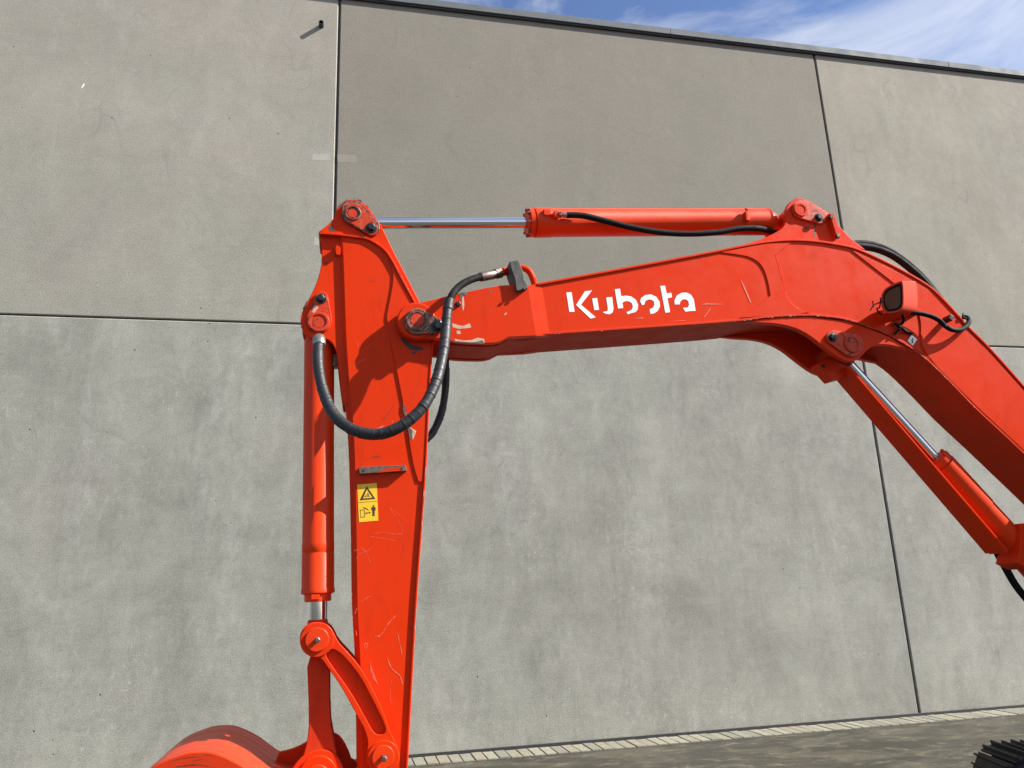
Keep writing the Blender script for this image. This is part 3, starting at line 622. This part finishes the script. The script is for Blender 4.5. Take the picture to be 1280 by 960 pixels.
def make_bucket_cylinder():
    a = pinpt((398.5, 402.5), YS+.03); b = pinpt((395.5, 799.5), YS-.05); d = (b-a).normalized(); L = (b-a).length
    t0 = on_axis(a, b, (399, 424)); t1 = on_axis(a, b, (398.5, 741)); r = 19.6*mpp(400, 600, YC)
    bm = bmesh.new(); n = t1-t0
    lathe(bm, a+d*t0, d, [(0, r*.8), (.01, r*.96), (.016, r*.985), (n-.245, r*.985), (n-.242, r), (n-.20, r), (n-.198, r*.985), (n-.19, r*.985), (n-.188, r), (n-.02, r*1.0), (n-.016, r*1.03), (n, r*1.03), (n+.003, r*.98)], 48)
    c = link('bucket_cylinder', bm, M['redcyl'], ex)
    bm = bmesh.new(); lathe(bm, a+d*(t1+.002), d, [(0, r*.9), (.005, r*.9), (.007, r*.82), (.036, r*.82), (.04, r*.74)], 40); link('gland', bm, M['redcyl'], c)
    bm = bmesh.new(); box(bm, -.02, .02, -.014, .006, -.012, .012, 0, Matrix.Translation(a+d*(t1+.02)+Vector((-.01, -r*.84, 0)))); link('gland_tab', bm, M['redcyl'], c, .003, smooth=False)
    bm = bmesh.new(); lathe(bm, a+d*(t1+.03), d, [(0, .0385), (L-t1-.06, .0385)], 32); link('rod', bm, M['chrome'], c)
    bm = bmesh.new(); lathe(bm, b-Vector((0, .055, 0)), (0, 1, 0), [(0, .066), (.004, .07), (.106, .07), (.11, .066)], 36); lathe(bm, b, -d, [(.03, .06), (.085, .046)], 24); link('rod_eye', bm, M['reddirty'], c)
    bm = bmesh.new(); lathe(bm, a-Vector((0, .035, 0)), (0, 1, 0), [(0, .07), (.003, .074), (.067, .074), (.07, .07)], 32); lathe(bm, a, d, [(0, .062), (.11, .074)], 24); link('barrel_eye', bm, M['reddirty'], c)
    bm = bmesh.new(); p = at(420.5, 452, YC-.02); box(bm, -.02, .02, -.03, .03, -.035, .035, 0, Matrix.Translation(p)); link('port_block', bm, M['grease'], c, .006)
    return c
bcyl = make_bucket_cylinder()

def make_boom_cylinder():
    a = at(1048, 441, YC)
    e1 = at(1167.5, 572, YC); e2 = at(1262, 672, YC); d = (e2-e1).normalized()
    # axis runs from the lug pin, through the barrel, to the swing bracket
    b = a+(e1-a).normalized()*2.35; d = (b-a).normalized(); L = (b-a).length
    t0 = on_axis(a, b, (1171, 571)); r = 16*mpp(1230, 625, YC)
    bm = bmesh.new(); lathe(bm, a+d*t0, d, [(0, r*.75), (.006, r*.95), (.04, r*.95), (.042, r*.86), (.05, r*.86), (.052, r), (.4, r), (.404, r*.97), (L-t0-.12, r*.97), (L-t0-.1, r*.9)], 44)
    c = link('boom_cylinder', bm, M['redcyl'], ex)
    bm = bmesh.new(); lathe(bm, a+d*.04, d, [(0, .0325), (t0-.03, .0325)], 36); link('rod', bm, M['chrome'], c)
    bm = bmesh.new(); lathe(bm, a-Vector((0, .06, 0)), (0, 1, 0), [(0, .055), (.003, .058), (.117, .058), (.12, .055)], 32); lathe(bm, a, d, [(.02, .05), (.1, .04)], 24); link('rod_eye', bm, M['grease'], c)
    bm = bmesh.new(); lathe(bm, b-Vector((0, .07, 0)), (0, 1, 0), [(0, .07), (.003, .075), (.137, .075), (.14, .07)], 32); lathe(bm, b-d*.12, d, [(0, r*.9), (.12, .05)], 24); link('barrel_eye', bm, M['red'], c)
    u, v = frame(d)
    for i in range(6):
        an = i*math.pi/3+.2; p = a+d*(t0-.012)+(u*math.cos(an)+v*math.sin(an))*r*.8
        bm = bmesh.new(); lathe(bm, p, d, [(0, .009), (.003, .012), (.03, .012)], 6); link('gland_bolt', bm, M['redcyl'], c)
    # folded steel guard below the rod
    g = [(1059, 457), (1260, 690)]; yn, yf = YC-.088, YC+.088
    p0, p1 = at(*g[0], yn), at(*g[1], yn); dd = Vector((p1.x-p0.x, 0, p1.z-p0.z)); Lg = dd.length; dd.normalize(); nn = Vector((dd.z, 0, -dd.x))   # nn points down left of the guard
    if nn.z > 0: nn = -nn
    bm = bmesh.new()
    prof = [(yn, -.012), (yn, 0), (yn+.012, .012), (yf-.044, .012), (yf-.038, .003), (yf-.006, .003), (yf, -.035), (yf-.006, -.035), (yf-.012, -.003), (yf-.042, -.002), (yf-.048, .006), (yn+.012, .006), (yn+.006, 0), (yn+.006, -.012)]
    A = [bm.verts.new(Vector((p0.x, y, p0.z))+nn*h) for y, h in prof]; B = [bm.verts.new(Vector((p0.x, y, p0.z))+nn*h+dd*Lg) for y, h in prof]
    bm.faces.new(A); bm.faces.new(B[::-1])
    for i in range(len(A)): bm.faces.new((A[i-1], A[i], B[i], B[i-1]))
    gd = link('cylinder_guard', bm, M['red'], c, .002)
    # mounting tab at the lug, port block at the barrel
    bm = bmesh.new(); q = xz([(1021, 456), (1034, 446), (1066, 462), (1062, 470), (1040, 476)], YC-.02); ext(bm, q, YC-.03, YC+.06); link('guard_bracket', bm, M['red'], c, .004)
    cc = at(1029, 458, YC-.03); bm = bmesh.new(); lathe(bm, (cc.x, YC-.042, cc.z), (0, 1, 0), [(0, .006), (.002, .011), (.02, .011)], 6); link('bolt', bm, M['black'], c)
    q = xz([(1268, 655), (1290, 655), (1300, 690), (1278, 712), (1262, 704), (1266, 690)], YC-.06); bm = bmesh.new(); ext(bm, q, YC-.11, YC+.05); link('port_block', bm, M['red'], c, .006)
    return c, b
ccyl, swing_pt = make_boom_cylinder()

# links and bucket
def make_links():
    YN = YS-.052
    out = [(412, 783), (417, 791), (422, 802), (433, 814), (445, 827), (456, 843), (465, 860), (473, 876), (480.5, 893), (488, 917), (496, 930), (500.5, 945), (498, 957), (489, 966), (478, 968), (467, 965), (459, 955), (458, 943), (460.5, 928), (456, 912), (449, 899), (441, 885), (432, 868), (422.5, 852.5), (411, 836), (401, 822), (391, 821), (381, 815), (375, 806), (374.5, 795), (379, 784), (388, 778.5), (400, 778)]
    chan = [(405.5, 817.5), (413, 810.5), (423.5, 813.8), (439, 830.5), (451.5, 847.5), (461.5, 866.5), (473, 888.5), (483, 911), (480.5, 918), (470.5, 919), (464, 911), (453, 890.5), (441, 869.5), (428, 850.5), (414.5, 832)]
    for (y0, y1), s in zip(both(YN, YN+.046), (1, -1)):
        bm = bmesh.new(); lo = xz(rnd(out, 1), YN); ch = xz(rnd(chan, 2), YN)
        near = y0 if s == 1 else y1; far = y1 if s == 1 else y0; dp = .024*s
        # web and rim are bridged round the sunk channel
        ext(bm, lo, near+dp, far)
        # rim: the outline with the channel cut out, built as one ring between the two loops
        N = 120
        def resample(P):
            ds = [0]; Q = P+[P[0]]
            for i in range(1, len(Q)): ds.append(ds[-1]+math.dist(Q[i], Q[i-1]))
            o = []; j = 0
            for k in range(N):
                t = ds[-1]*k/N
                while ds[j+1] < t: j += 1
                w = (t-ds[j])/(ds[j+1]-ds[j]); o.append((Q[j][0]*(1-w)+Q[j+1][0]*w, Q[j][1]*(1-w)+Q[j+1][1]*w))
            return o
        lk = link('curved_link', bm, M['red'], ex, .003)
        tb = bmesh.new()
        def rim(P, t):                                           # raised rims along both long sides
            ext(tb, strip_poly([tuple(p) for p in P], t), near, near+dp*1.02)
        bm2 = bmesh.new(); vo = [bm2.verts.new((x, near, z)) for x, z in lo]; vi = [bm2.verts.new((x, near, z)) for x, z in ch]
        eo = [bm2.edges.new((vo[i-1], vo[i])) for i in range(len(vo))]; ei = [bm2.edges.new((vi[i-1], vi[i])) for i in range(len(vi))]
        bmesh.ops.triangle_fill(bm2, edges=eo+ei, use_beauty=True)
        geo = bmesh.ops.extrude_face_region(bm2, geom=bm2.faces[:])
        bmesh.ops.translate(bm2, verts=[g for g in geo['geom'] if isinstance(g, bmesh.types.BMVert)], vec=(0, dp*1.03, 0))
        tb.free(); link('rim', bm2, M['red'], lk, .004)
        if s == 1:
            for px, rr in (((396.5, 799.5), 21.5), ((479, 946), 20.5)):
                disc('boss', px, rr, YN, YN-.012, YN+.01, M['red'], lk, .003, 40)
                disc('pin', (px[0], px[1]), 15 if px[1] < 900 else 14.5, YN-.01, YN-.022, 2*YC-YN+.02, M['redcyl'], lk, .003, 36)
                c = at(px[0]+.5, px[1], YN-.022); bm = bmesh.new(); r = 4*mpp(*px, YN)
                lathe(bm, (c.x, YN-.075, c.z), (0, 1, 0), [(0, r*.7), (.003, r), (.03, r), (.031, r*.75), (.06, r*.75)], 6); link('bolt', bm, M['worn'], lk, .001, ang=25)
        else:
            pass
    # straight bucket link between cylinder eye and bucket ears
    bl = [(383, 812), (412, 812), (412, 900), (417, 928), (424, 960), (410, 990), (388, 990), (374, 960), (384, 928), (386.5, 900)]
    for y0, y1 in both(YS+.002, YS+.038): plate('bucket_link', bl, YS+.002, y0, y1, M['reddirty'], ex, .005, 1)
    plate('link_web', [(390, 830), (407, 830), (407, 900), (390, 900)], YS, YS+.04, YS+SW-.04, M['reddirty'], ex, .004)
make_links()

def make_bucket():
    yn, yf = YC-.36, YC+.36
    # rear silhouette of the shell, traced on its far edge
    dome = [(438, 975), (420, 958), (398, 948), (372, 943), (350, 938.5), (337, 930), (320, 918), (297, 907.8), (279, 906.3), (262, 909), (235, 920), (212, 938), (190, 960), (168, 995), (155, 1040), (152, 1090), (160, 1140)]
    P = xz(line(dome, 4), yf)
    bm = bmesh.new(); ext(bm, strip_poly(P, -.02), yn+.02, yf-.02)
    b = link('bucket', bm, M['bucket'], ex, .002, ang=40)
    for y0, y1 in ((yn, yn+.022), (yf-.022, yf)):
        bm = bmesh.new(); q = xz([(445, 1000), (380, 1060), (300, 1120), (215, 1160), (164, 1150)], yf)
        ext(bm, P+q[::-1], y0, y1); link('side_plate', bm, M['reddirty'], b, .004)
    p = P[-1]
    for k in range(5):
        y = yn+.03+k*.155; bm = bmesh.new(); ext(bm, [(p[0]-.02, p[1]+.05), (p[0]+.03, p[1]+.05), (p[0]+.04, p[1]-.08), (p[0]+.02, p[1]-.17), (p[0], p[1]-.08)], y, y+.05); link('tooth', bm, M['worn'], b, .004)
    ear = [(345, 941), (362, 937.5), (378, 931), (389, 923), (404, 914.5), (418, 916), (426, 921), (434, 934), (441, 953), (500, 975), (512, 1000), (470, 1030), (380, 1030), (340, 990)]
    ye = YC+.115; plate('ear_plate', ear, ye, ye, ye+.03, M['red'], b, .004, 1)
    earn = [(345, 1000), (358, 972), (374, 948), (390, 939), (402, 936.5), (414, 939), (425, 950), (433, 972), (440, 1000), (500, 1020), (480, 1060), (380, 1060), (335, 1030)]
    ye = YC-.135; plate('ear_plate', earn, ye, ye, ye+.03, M['red'], b, .005, 2)
    Z5 = lambda P: [(x/5.12+170, y/5.12+840) for x, y in P]
    def arc(P, w):
        c = line(Z5(P), 6); n = len(c); return [(p.x, p.y-w*math.sin(math.pi*i/(n-1))) for i, p in enumerate(c)]+[(p.x, p.y+w*.6*math.sin(math.pi*i/(n-1))) for i, p in enumerate(c)][::-1][1:-1]
    wear(b, yn-.0008, [arc([(205, 583), (280, 556), (360, 545), (432, 540)], .5), arc([(360, 572), (395, 562), (425, 560)], .5), arc([(240, 612), (320, 598), (400, 596)], .7), arc([(430, 528), (470, 530), (500, 540)], .3), arc([(300, 604), (360, 590), (450, 600), (520, 614)], .3)], M['rust'], 'scuff_mark')
    disc('boss', (397, 970), 25, ye-.014, ye-.016, ye+.01, M['red'], b, .004, 40)
    disc('pin', (397, 972), 16, ye-.014, ye-.028, YC+.16, M['redcyl'], b, .003, 32)
    return b
make_bucket()

# ------------------------------------------------------------------ hoses, light, cables
def hose(name, P, r, mat, wraps=0, n=8, label=None):
    bm = bmesh.new(); pts = [Vector(p) for p in line([tuple(at(x, y, Y)) for x, y, Y in P], n*(3 if wraps else 1))]
    if wraps:
        Ls = [0]
        for a, c in zip(pts, pts[1:]): Ls.append(Ls[-1]+(c-a).length)
        dense = []; N = int(Ls[-1]/.004); j = 0
        for k in range(N+1):
            t = Ls[-1]*k/N
            while j < len(Ls)-2 and Ls[j+1] < t: j += 1
            dense.append(pts[j].lerp(pts[j+1], (t-Ls[j])/max(1e-6, Ls[j+1]-Ls[j])))
        seq = []; x = 0; rr = random.Random(4)
        edges = []
        while x < Ls[-1]: edges.append((x, rr.uniform(.97, 1.05))); x += rr.uniform(.02, .075)
        def rad(t):
            s = t*Ls[-1]; v = 1; st = 0
            for e, q in edges:
                if e <= s: v = q; st = e
            return r*(v+.07*max(0, 1-(s-st)/.009)-.02*((s-st)/.06))
        sweep(bm, dense, rad, 16)
        return link(name, bm, mat, ex, ang=60)
    sweep(bm, pts, r, 14)
    return link(name, bm, mat, ex, ang=60)
k = mpp(470, 545, YB-.19)
h1 = hose('wrapped_hose', [(399.5, 424, YS-.01), (397.5, 440, YB-.01), (399, 466, YB-.06), (406, 495, YB-.11), (418, 519, YB-.165), (436, 534.5, YB-.21), (456, 541.8, YB-.245), (477, 542.2, YB-.265), (497, 535, YB-.28), (516, 522, YB-.285), (532, 504, YB-.28), (544, 480, YB-.25), (551, 455, YB-.205), (555.5, 430, YB-.16), (557.5, 410, YB-.12), (559, 392, YB-.105), (561.8, 375, YB-.09)], 7.0*k, M['sleeve'], 1)
h2 = hose('hydraulic_hose', [(561.5, 378, YB-.09), (565, 369, YB-.08), (571, 361, YB-.05), (580, 354, YB-.03), (592, 348.5, YB-.005), (604, 345.5, YB+.02)], 5.2*k, M['rubber'])
def fitting(parent, a, b, prof, mat, name='hose_fitting', n=14):
    a, b = at(*a), at(*b); bm = bmesh.new(); L = (b-a).length
    lathe(bm, a, b-a, [(t*L, r) for t, r in prof], n); return link(name, bm, mat, parent)
fitting(h2, (600, 346.3, YB+.014), (620, 342.4, YB+.05), [(0, .025), (.05, .027), (.8, .027), (.85, .024), (1, .024)], M['worn'])
fitting(h2, (618, 342.8, YB+.048), (626.5, 340.6, YB+.06), [(0, .026), (.1, .031), (.9, .031), (1, .026)], M['worn'], 'hose_nut', 6)
fitting(h2, (626, 340.8, YB+.06), (634, 338.4, YB+.07), [(0, .02), (.3, .02), (.35, .026), (.8, .026), (1, .02)], M['red'], 'hose_nut', 6)
fitting(h1, (398.6, 422, YS-.005), (399.4, 432, YS-.035), [(0, .03), (.1, .033), (.8, .033), (1, .03)], M['zinc'])
# clamp block that carries the steel pipe
cb = plate('clamp_block', [(634.5, 331.5, 1), (646, 329, 1), (650.5, 341), (653.5, 354), (658, 360.5, 1), (657, 364.5, 1), (644.5, 368, 1), (642.5, 364), (641, 352), (637, 341)], YB+.02, YB-.03, YB+.10, M['worn'], ex, .004)
cb.data.materials[0] = M['clamp']
for px in ((646, 363), (654.5, 361.6)): bolt(px, 1.9, YB-.03, YB-.03, cb, .008, False)
pp = hose('steel_pipe', [(636, 338, YB+.07), (646, 335, YB+.08), (654, 335, YB+.08), (661, 339, YB+.08), (665.5, 347, YB+.08), (668.5, 357, YB+.09)], .0185, M['red'])
h3 = hose('rear_hose', [(556, 440, YC+.16), (557.4, 462, YC+.17), (556.5, 488, YC+.18), (552.5, 513, YC+.18), (545, 533, YC+.17), (535, 547, YC+.15), (515, 556, YC+.13), (490, 556, YC+.12)], 5.5*k, M['sleeve'], 1)
r_ = sR
h4 = hose('hydraulic_hose', [(708, 268.8, YC-sR-.02), (728, 269.5, YC-sR-.022), (752, 275, YC-sR-.02), (790, 284.5, YC-sR-.016), (828, 290.6, YC-sR-.014), (862, 292.2, YC-sR-.012), (896, 290.4, YC-sR-.014), (924, 285.8, YC-sR-.012), (948, 285.6, YC-sR+.0), (966, 290, YC-.04), (985, 296, YC-.02)], 3.5*mpp(800, 285, YC-.07), M['rubber'])
fitting(h4, (697, 268.4, YC-sR-.02), (702, 268.6, YC-sR-.02), [(0, .014), (.2, .02), (.9, .02), (1, .014)], M['grease'], 'hose_nut', 6)
fitting(h4, (703, 268.6, YC-sR-.02), (717, 268.9, YC-sR-.022), [(0, .013), (.05, .0165), (.95, .0165), (1, .014)], M['zinc'])
bm = bmesh.new(); p = at(695.5, 270, YC-sR); box(bm, -.022, .012, -.03, .03, -.02, .02, 0, Matrix.Translation(p)); link('port_block', bm, M['redcyl'], h4, .005)
bm = bmesh.new(); p = at(685, 268, YC-sR); box(bm, -.03, .02, -.012, .03, -.012, .03, 0, Matrix.Translation(p)); link('port_block', bm, M['redcyl'], h4, .006)
h5 = hose('hydraulic_hose', [(1060, 309, YC), (1078, 308.2, YC), (1098, 312, YC), (1118, 321, YC), (1138, 336, YC), (1154, 351, YC), (1172, 372, YC), (1190, 395, YC+.02)], 4.0*mpp(1100, 320, YC), M['rubber'])
h5b = hose('hydraulic_hose', [(1055, 306, YC+.06), (1078, 304.2, YC+.06), (1100, 308.5, YC+.06), (1120, 318.5, YC+.06), (1140, 334, YC+.06), (1158, 352, YC+.06), (1180, 380, YC+.06)], 3.6*mpp(1100, 320, YC), M['rubber'])
h6 = hose('hydraulic_hose', [(1246, 690, YC+.06), (1258, 712, YC+.07), (1272, 735, YC+.08), (1295, 762, YC+.1), (1330, 800, YC+.12)], 4.2*mpp(1270, 735, YC), M['rubber'])

def make_light():
    # boxy housing turned towards the bucket; front frame is the rim round the lens
    yN = YB-.13
    F0 = [(1104.5, 362.5), (1110, 358), (1126, 350.6), (1129, 352.5), (1129.8, 378), (1128, 386), (1122, 390.5), (1110, 392.6), (1105.5, 391), (1101.5, 383), (1101, 370)]
    fr = rnd(F0, 1); Yf = [YB-.165, YB-.10]
    # front face is tilted: left side stands farther out from the boom than the right
    def Yat(x): return YB-.070-(1+(x-1130)/60*-.0)*.10
    front = [at(x, y, YB-.225+(1130-x)/29*.118+(y-370)/40*-.012) for x, y in fr]
    back = [at(x, y, YB-.06) for x, y in rnd([(1124, 360), (1129, 356), (1142, 350.8), (1146, 353), (1147.5, 378), (1146, 388), (1140, 391), (1130, 393), (1125, 391.5), (1121.5, 383), (1121, 370)], 1)]
    bm = bmesh.new(); a = [bm.verts.new(p) for p in front]; c = [bm.verts.new(p) for p in back]
    bm.faces.new(c[::-1])
    for i in range(len(a)): bm.faces.new((a[i], c[i], c[i-1], a[i-1]))
    cen = sum(front, Vector())/len(front); axis = (sum(back, Vector())/len(back)-cen).normalized()
    i1 = [bm.verts.new(cen+(p-cen)*.88) for p in front]; i2 = [bm.verts.new(cen+(p-cen)*.84+axis*.012) for p in front]
    for A, B in ((a, i1), (i1, i2)):
        for i in range(len(A)): bm.faces.new((A[i-1], A[i], B[i], B[i-1]))
    lt = link('work_light', bm, M['faded'], ex, .002); lt['label'] = 'red work light housing with a dark lens'
    bm = bmesh.new(); q = [bm.verts.new(cen+(p-cen)*.84+axis*.0118) for p in front]; q2 = [bm.verts.new(cen+(p-cen)*.68+axis*.006) for p in front]
    for i in range(len(q)): bm.faces.new((q[i-1], q[i], q2[i], q2[i-1]))
    link('lens_rim', bm, M['rubber'], lt)
    bm = bmesh.new(); q2 = [bm.verts.new(cen+(p-cen)*.69+axis*.0055) for p in front]; q3 = [bm.verts.new(cen+(p-cen)*.4+axis*.003) for p in front]
    for i in range(len(q2)): bm.faces.new((q2[i-1], q2[i], q3[i], q3[i-1]))
    bm.faces.new(q3); link('lens', bm, M['lens'], lt)
    # bracket: plate under the lamp and two arms down to the boom web
    for pts in ([(1101, 386, YB-.15), (1088, 391, YB-.10), (1078, 402, YB+.0), (1073, 409, YB+.012)],):
        pass
    bm = bmesh.new()
    q = [at(1103, 391, YB-.13), at(1130, 389, YB-.13), at(1147, 386, YB-.02), at(1147, 392, YB+.012), at(1118, 400, YB+.012), at(1101, 404, YB-.05)]
    n0 = Vector((0, 0, -.008)); A = [bm.verts.new(p) for p in q]; B = [bm.verts.new(p+n0) for p in q]
    bm.faces.new(A); bm.faces.new(B[::-1])
    for i in range(len(A)): bm.faces.new((A[i-1], A[i], B[i], B[i-1]))
    link('lamp_bracket', bm, M['red'], lt, .002, smooth=False)
    bm = bmesh.new(); sweep(bm, [at(1127, 392, YB-.07), at(1130, 399, YB-.04), at(1128, 404, YB-.01), at(1122, 409, YB+.012)], .008, 8); link('pigtail', bm, M['rubber'], lt)
    bm = bmesh.new(); sweep(bm, [at(1118, 404, YB-.01), at(1124, 408, YB-.012), at(1132, 414, YB-.008), at(1140, 417.5, YB+.004)], .009, 8); link('pigtail', bm, M['rubber'], lt)
    bm = bmesh.new(); sweep(bm, [at(1118, 418, YB+.0), at(1124, 411.5, YB-.014), at(1128, 409, YB-.016)], .007, 8); link('pigtail', bm, M['rubber'], lt)
    bm = bmesh.new(); sweep(bm, [Vector(p) for p in line([tuple(at(*p)) for p in ((1101, 372, YB-.15), (1099.5, 384, YB-.12), (1096, 386, YB-.10), (1099, 391, YB-.10), (1102, 394, YB-.12))], 5)], .004, 7); link('wire', bm, M['rubber'], lt)
    bm = bmesh.new(); sweep(bm, [at(1103, 377, YB-.15), at(1092, 381, YB-.15), at(1088, 388, YB-.15)], .004, 7); sweep(bm, [at(1091, 376, YB-.15), at(1092, 384, YB-.15)], .004, 6); link('wire', bm, M['rubber'], lt)
    return lt
make_light()
cab_ = hose('cable', [(1138, 390.5, YB-.03), (1150, 391.8, YB-.035), (1163, 395, YB-.04), (1174, 400.5, YB-.045), (1181, 407, YB-.05), (1189, 411.8, YB-.045), (1198, 412.8, YB-.035), (1206, 409.5, YB-.02), (1211, 402.5, YB+.0), (1209.5, 397.5, YB+.02), (1204, 396, YB+.05)], 2.6*mpp(1170, 400, YB), M['rubber'])
bm = bmesh.new(); p = at(1184.5, 399.5, YB-.02); box(bm, -.016, .014, -.035, .03, -.016, .02, 0, Matrix.Translation(p) @ Matrix.Rotation(.6, 4, 'Y')); link('cable_clip', bm, M['black'], cab_, .004)
bm = bmesh.new(); p = at(1188.5, 396.5, YB-.03); lathe(bm, p, (0, -1, .2), [(0, .011), (.006, .011), (.009, .006)], 6); link('bolt', bm, M['zinc'], cab_)
bm = bmesh.new(); sweep(bm, [at(1179, 403, YB-.055), at(1183, 407.5, YB-.065), at(1183, 410, YB-.04), at(1178, 405, YB-.03)], .004, 6); link('cable_tie', bm, M['black'], cab_)
bm = bmesh.new(); sweep(bm, [at(1208, 398, YB+.0), at(1204.5, 396, YB-.01), at(1203, 393, YB-.01), at(1204.3, 391.5, YB-.01)], .004, 6); link('cable_tie', bm, M['black'], cab_)

# ------------------------------------------------------------------ tracks, upper body (mostly outside the frame)
TW = R(14.5); SWX, SWY = 5.3, YC
def make_track(side, first=None):
    c = Vector((SWX, SWY, 0))+Vector((math.sin(TW), math.cos(TW), 0))*(.6*side)
    rot = Matrix.Rotation(-TW, 4, 'Z')            # local x along the track, local y across
    T = Matrix.Translation(c) @ rot
    hl, rr, cz = 1.0, .185, .215
    per = 4*hl+2*math.pi*rr; n = 40
    bm = bmesh.new(); box(bm, -hl-.03, hl+.03, -.12, .12, .08, .34, 0, T)
    t = link('track', bm, M['black'], ex, .03)
    shoe = None
    for k in range(n):
        s = (k+.5)/n*per
        if s < 2*hl: x, z, a = -hl+s, cz+rr, 0
        elif s < 2*hl+math.pi*rr: th = (s-2*hl)/rr; x, z, a = hl+rr*math.sin(th), cz+rr*math.cos(th), th
        elif s < 4*hl+math.pi*rr: x, z, a = hl-(s-2*hl-math.pi*rr), cz-rr, math.pi
        else: th = (s-4*hl-math.pi*rr)/rr+math.pi; x, z, a = -hl+rr*math.sin(th), cz+rr*math.cos(th), th
        if shoe is None:
            b2 = bmesh.new(); pw = per/n
            ext(b2, [(-pw*.48, 0), (pw*.48, 0), (pw*.48, .012), (pw*.33, .012), (pw*.31, .040), (pw*.22, .040), (pw*.20, .012), (-pw*.17, .012), (-pw*.19, .036), (-pw*.28, .036), (-pw*.30, .012), (-pw*.48, .012)], -.21, .21)
            me_o = link('track_shoe', b2, M['track'], None, 0, smooth=False); shoe = me_o; o = me_o
        else:
            o = shoe.copy(); COL.objects.link(o)
        o.parent = t
        o.matrix_basis = Matrix.Translation(-ex.location) @ T @ Matrix.Translation((x, 0, z)) @ Matrix.Rotation(a, 4, 'Y')
    for x, r in ((-hl, .165), (hl, .165), (-.6, .06), (-.2, .06), (.2, .06), (.6, .06)):
        bm = bmesh.new(); z = cz if r > .1 else .10; p = T @ Vector((x, -.16, z)); lathe(bm, p, rot @ Vector((0, 1, 0)), [(0, r*.8), (.02, r), (.3, r), (.32, r*.8)], 24)
        link('idler_wheel' if r > .1 else 'roller', bm, M['track'], t)
make_track(1); make_track(-1)
def make_body():
    c = Vector((SWX, SWY, 0))
    bm = bmesh.new(); lathe(bm, c+Vector((0, 0, .35)), (0, 0, 1), [(0, .5), (.32, .5), (.33, .62), (.42, .62)], 40); box(bm, c.x-.6, c.x+.6, c.y-.55, c.y+.55, .3, .5)
    link('undercarriage', bm, M['black'], ex, .02)
    bm = bmesh.new(); ext(bm, [(c.x-.15, .78), (c.x+1.25, .78), (c.x+1.6, .95), (c.x+1.62, 1.5), (c.x+1.45, 1.72), (c.x+.35, 1.78), (c.x+.3, 1.05), (c.x-.15, 1.02)], c.y-.95, c.y+1.0)
    body = link('upper_body', bm, M['red'], ex, .05)
    q = xz([(1460, 770), (1540, 770), (1570, 830), (1540, 960), (1450, 960), (1430, 860)], YC); bm = bmesh.new(); ext(bm, q, YC-.16, YC+.16); link('swing_bracket', bm, M['red'], body, .02)
    # cab on the near side of the boom, outside the frame
    x0, x1, y0, y1, z0, z1 = c.x-.4, c.x+.8, c.y-1.2, c.y-.3, 1.02, 2.6
    bm = bmesh.new()
    for x in (x0, x1-.07):
        for y in (y0, y1-.07): box(bm, x, x+.07, y, y+.07, z0, z1)
    box(bm, x0-.003, x1+.003, y0-.003, y1+.003, z0, z0+.45); box(bm, x0-.04, x1+.03, y0-.02, y1+.02, z1, z1+.09)
    cb = link('cab', bm, M['black'], ex, .012)
    for (a, b2, d, e) in ((x0+.08, x1-.08, y0+.02, y0+.03), (x0+.08, x1-.08, y1-.03, y1-.02), (x0+.02, x0+.03, y0+.08, y1-.08), (x1-.03, x1-.02, y0+.08, y1-.08)):
        bm = bmesh.new(); box(bm, a, b2, d, e, z0+.46, z1-.01); link('window', bm, M['glass'], cb, smooth=False)
make_body()
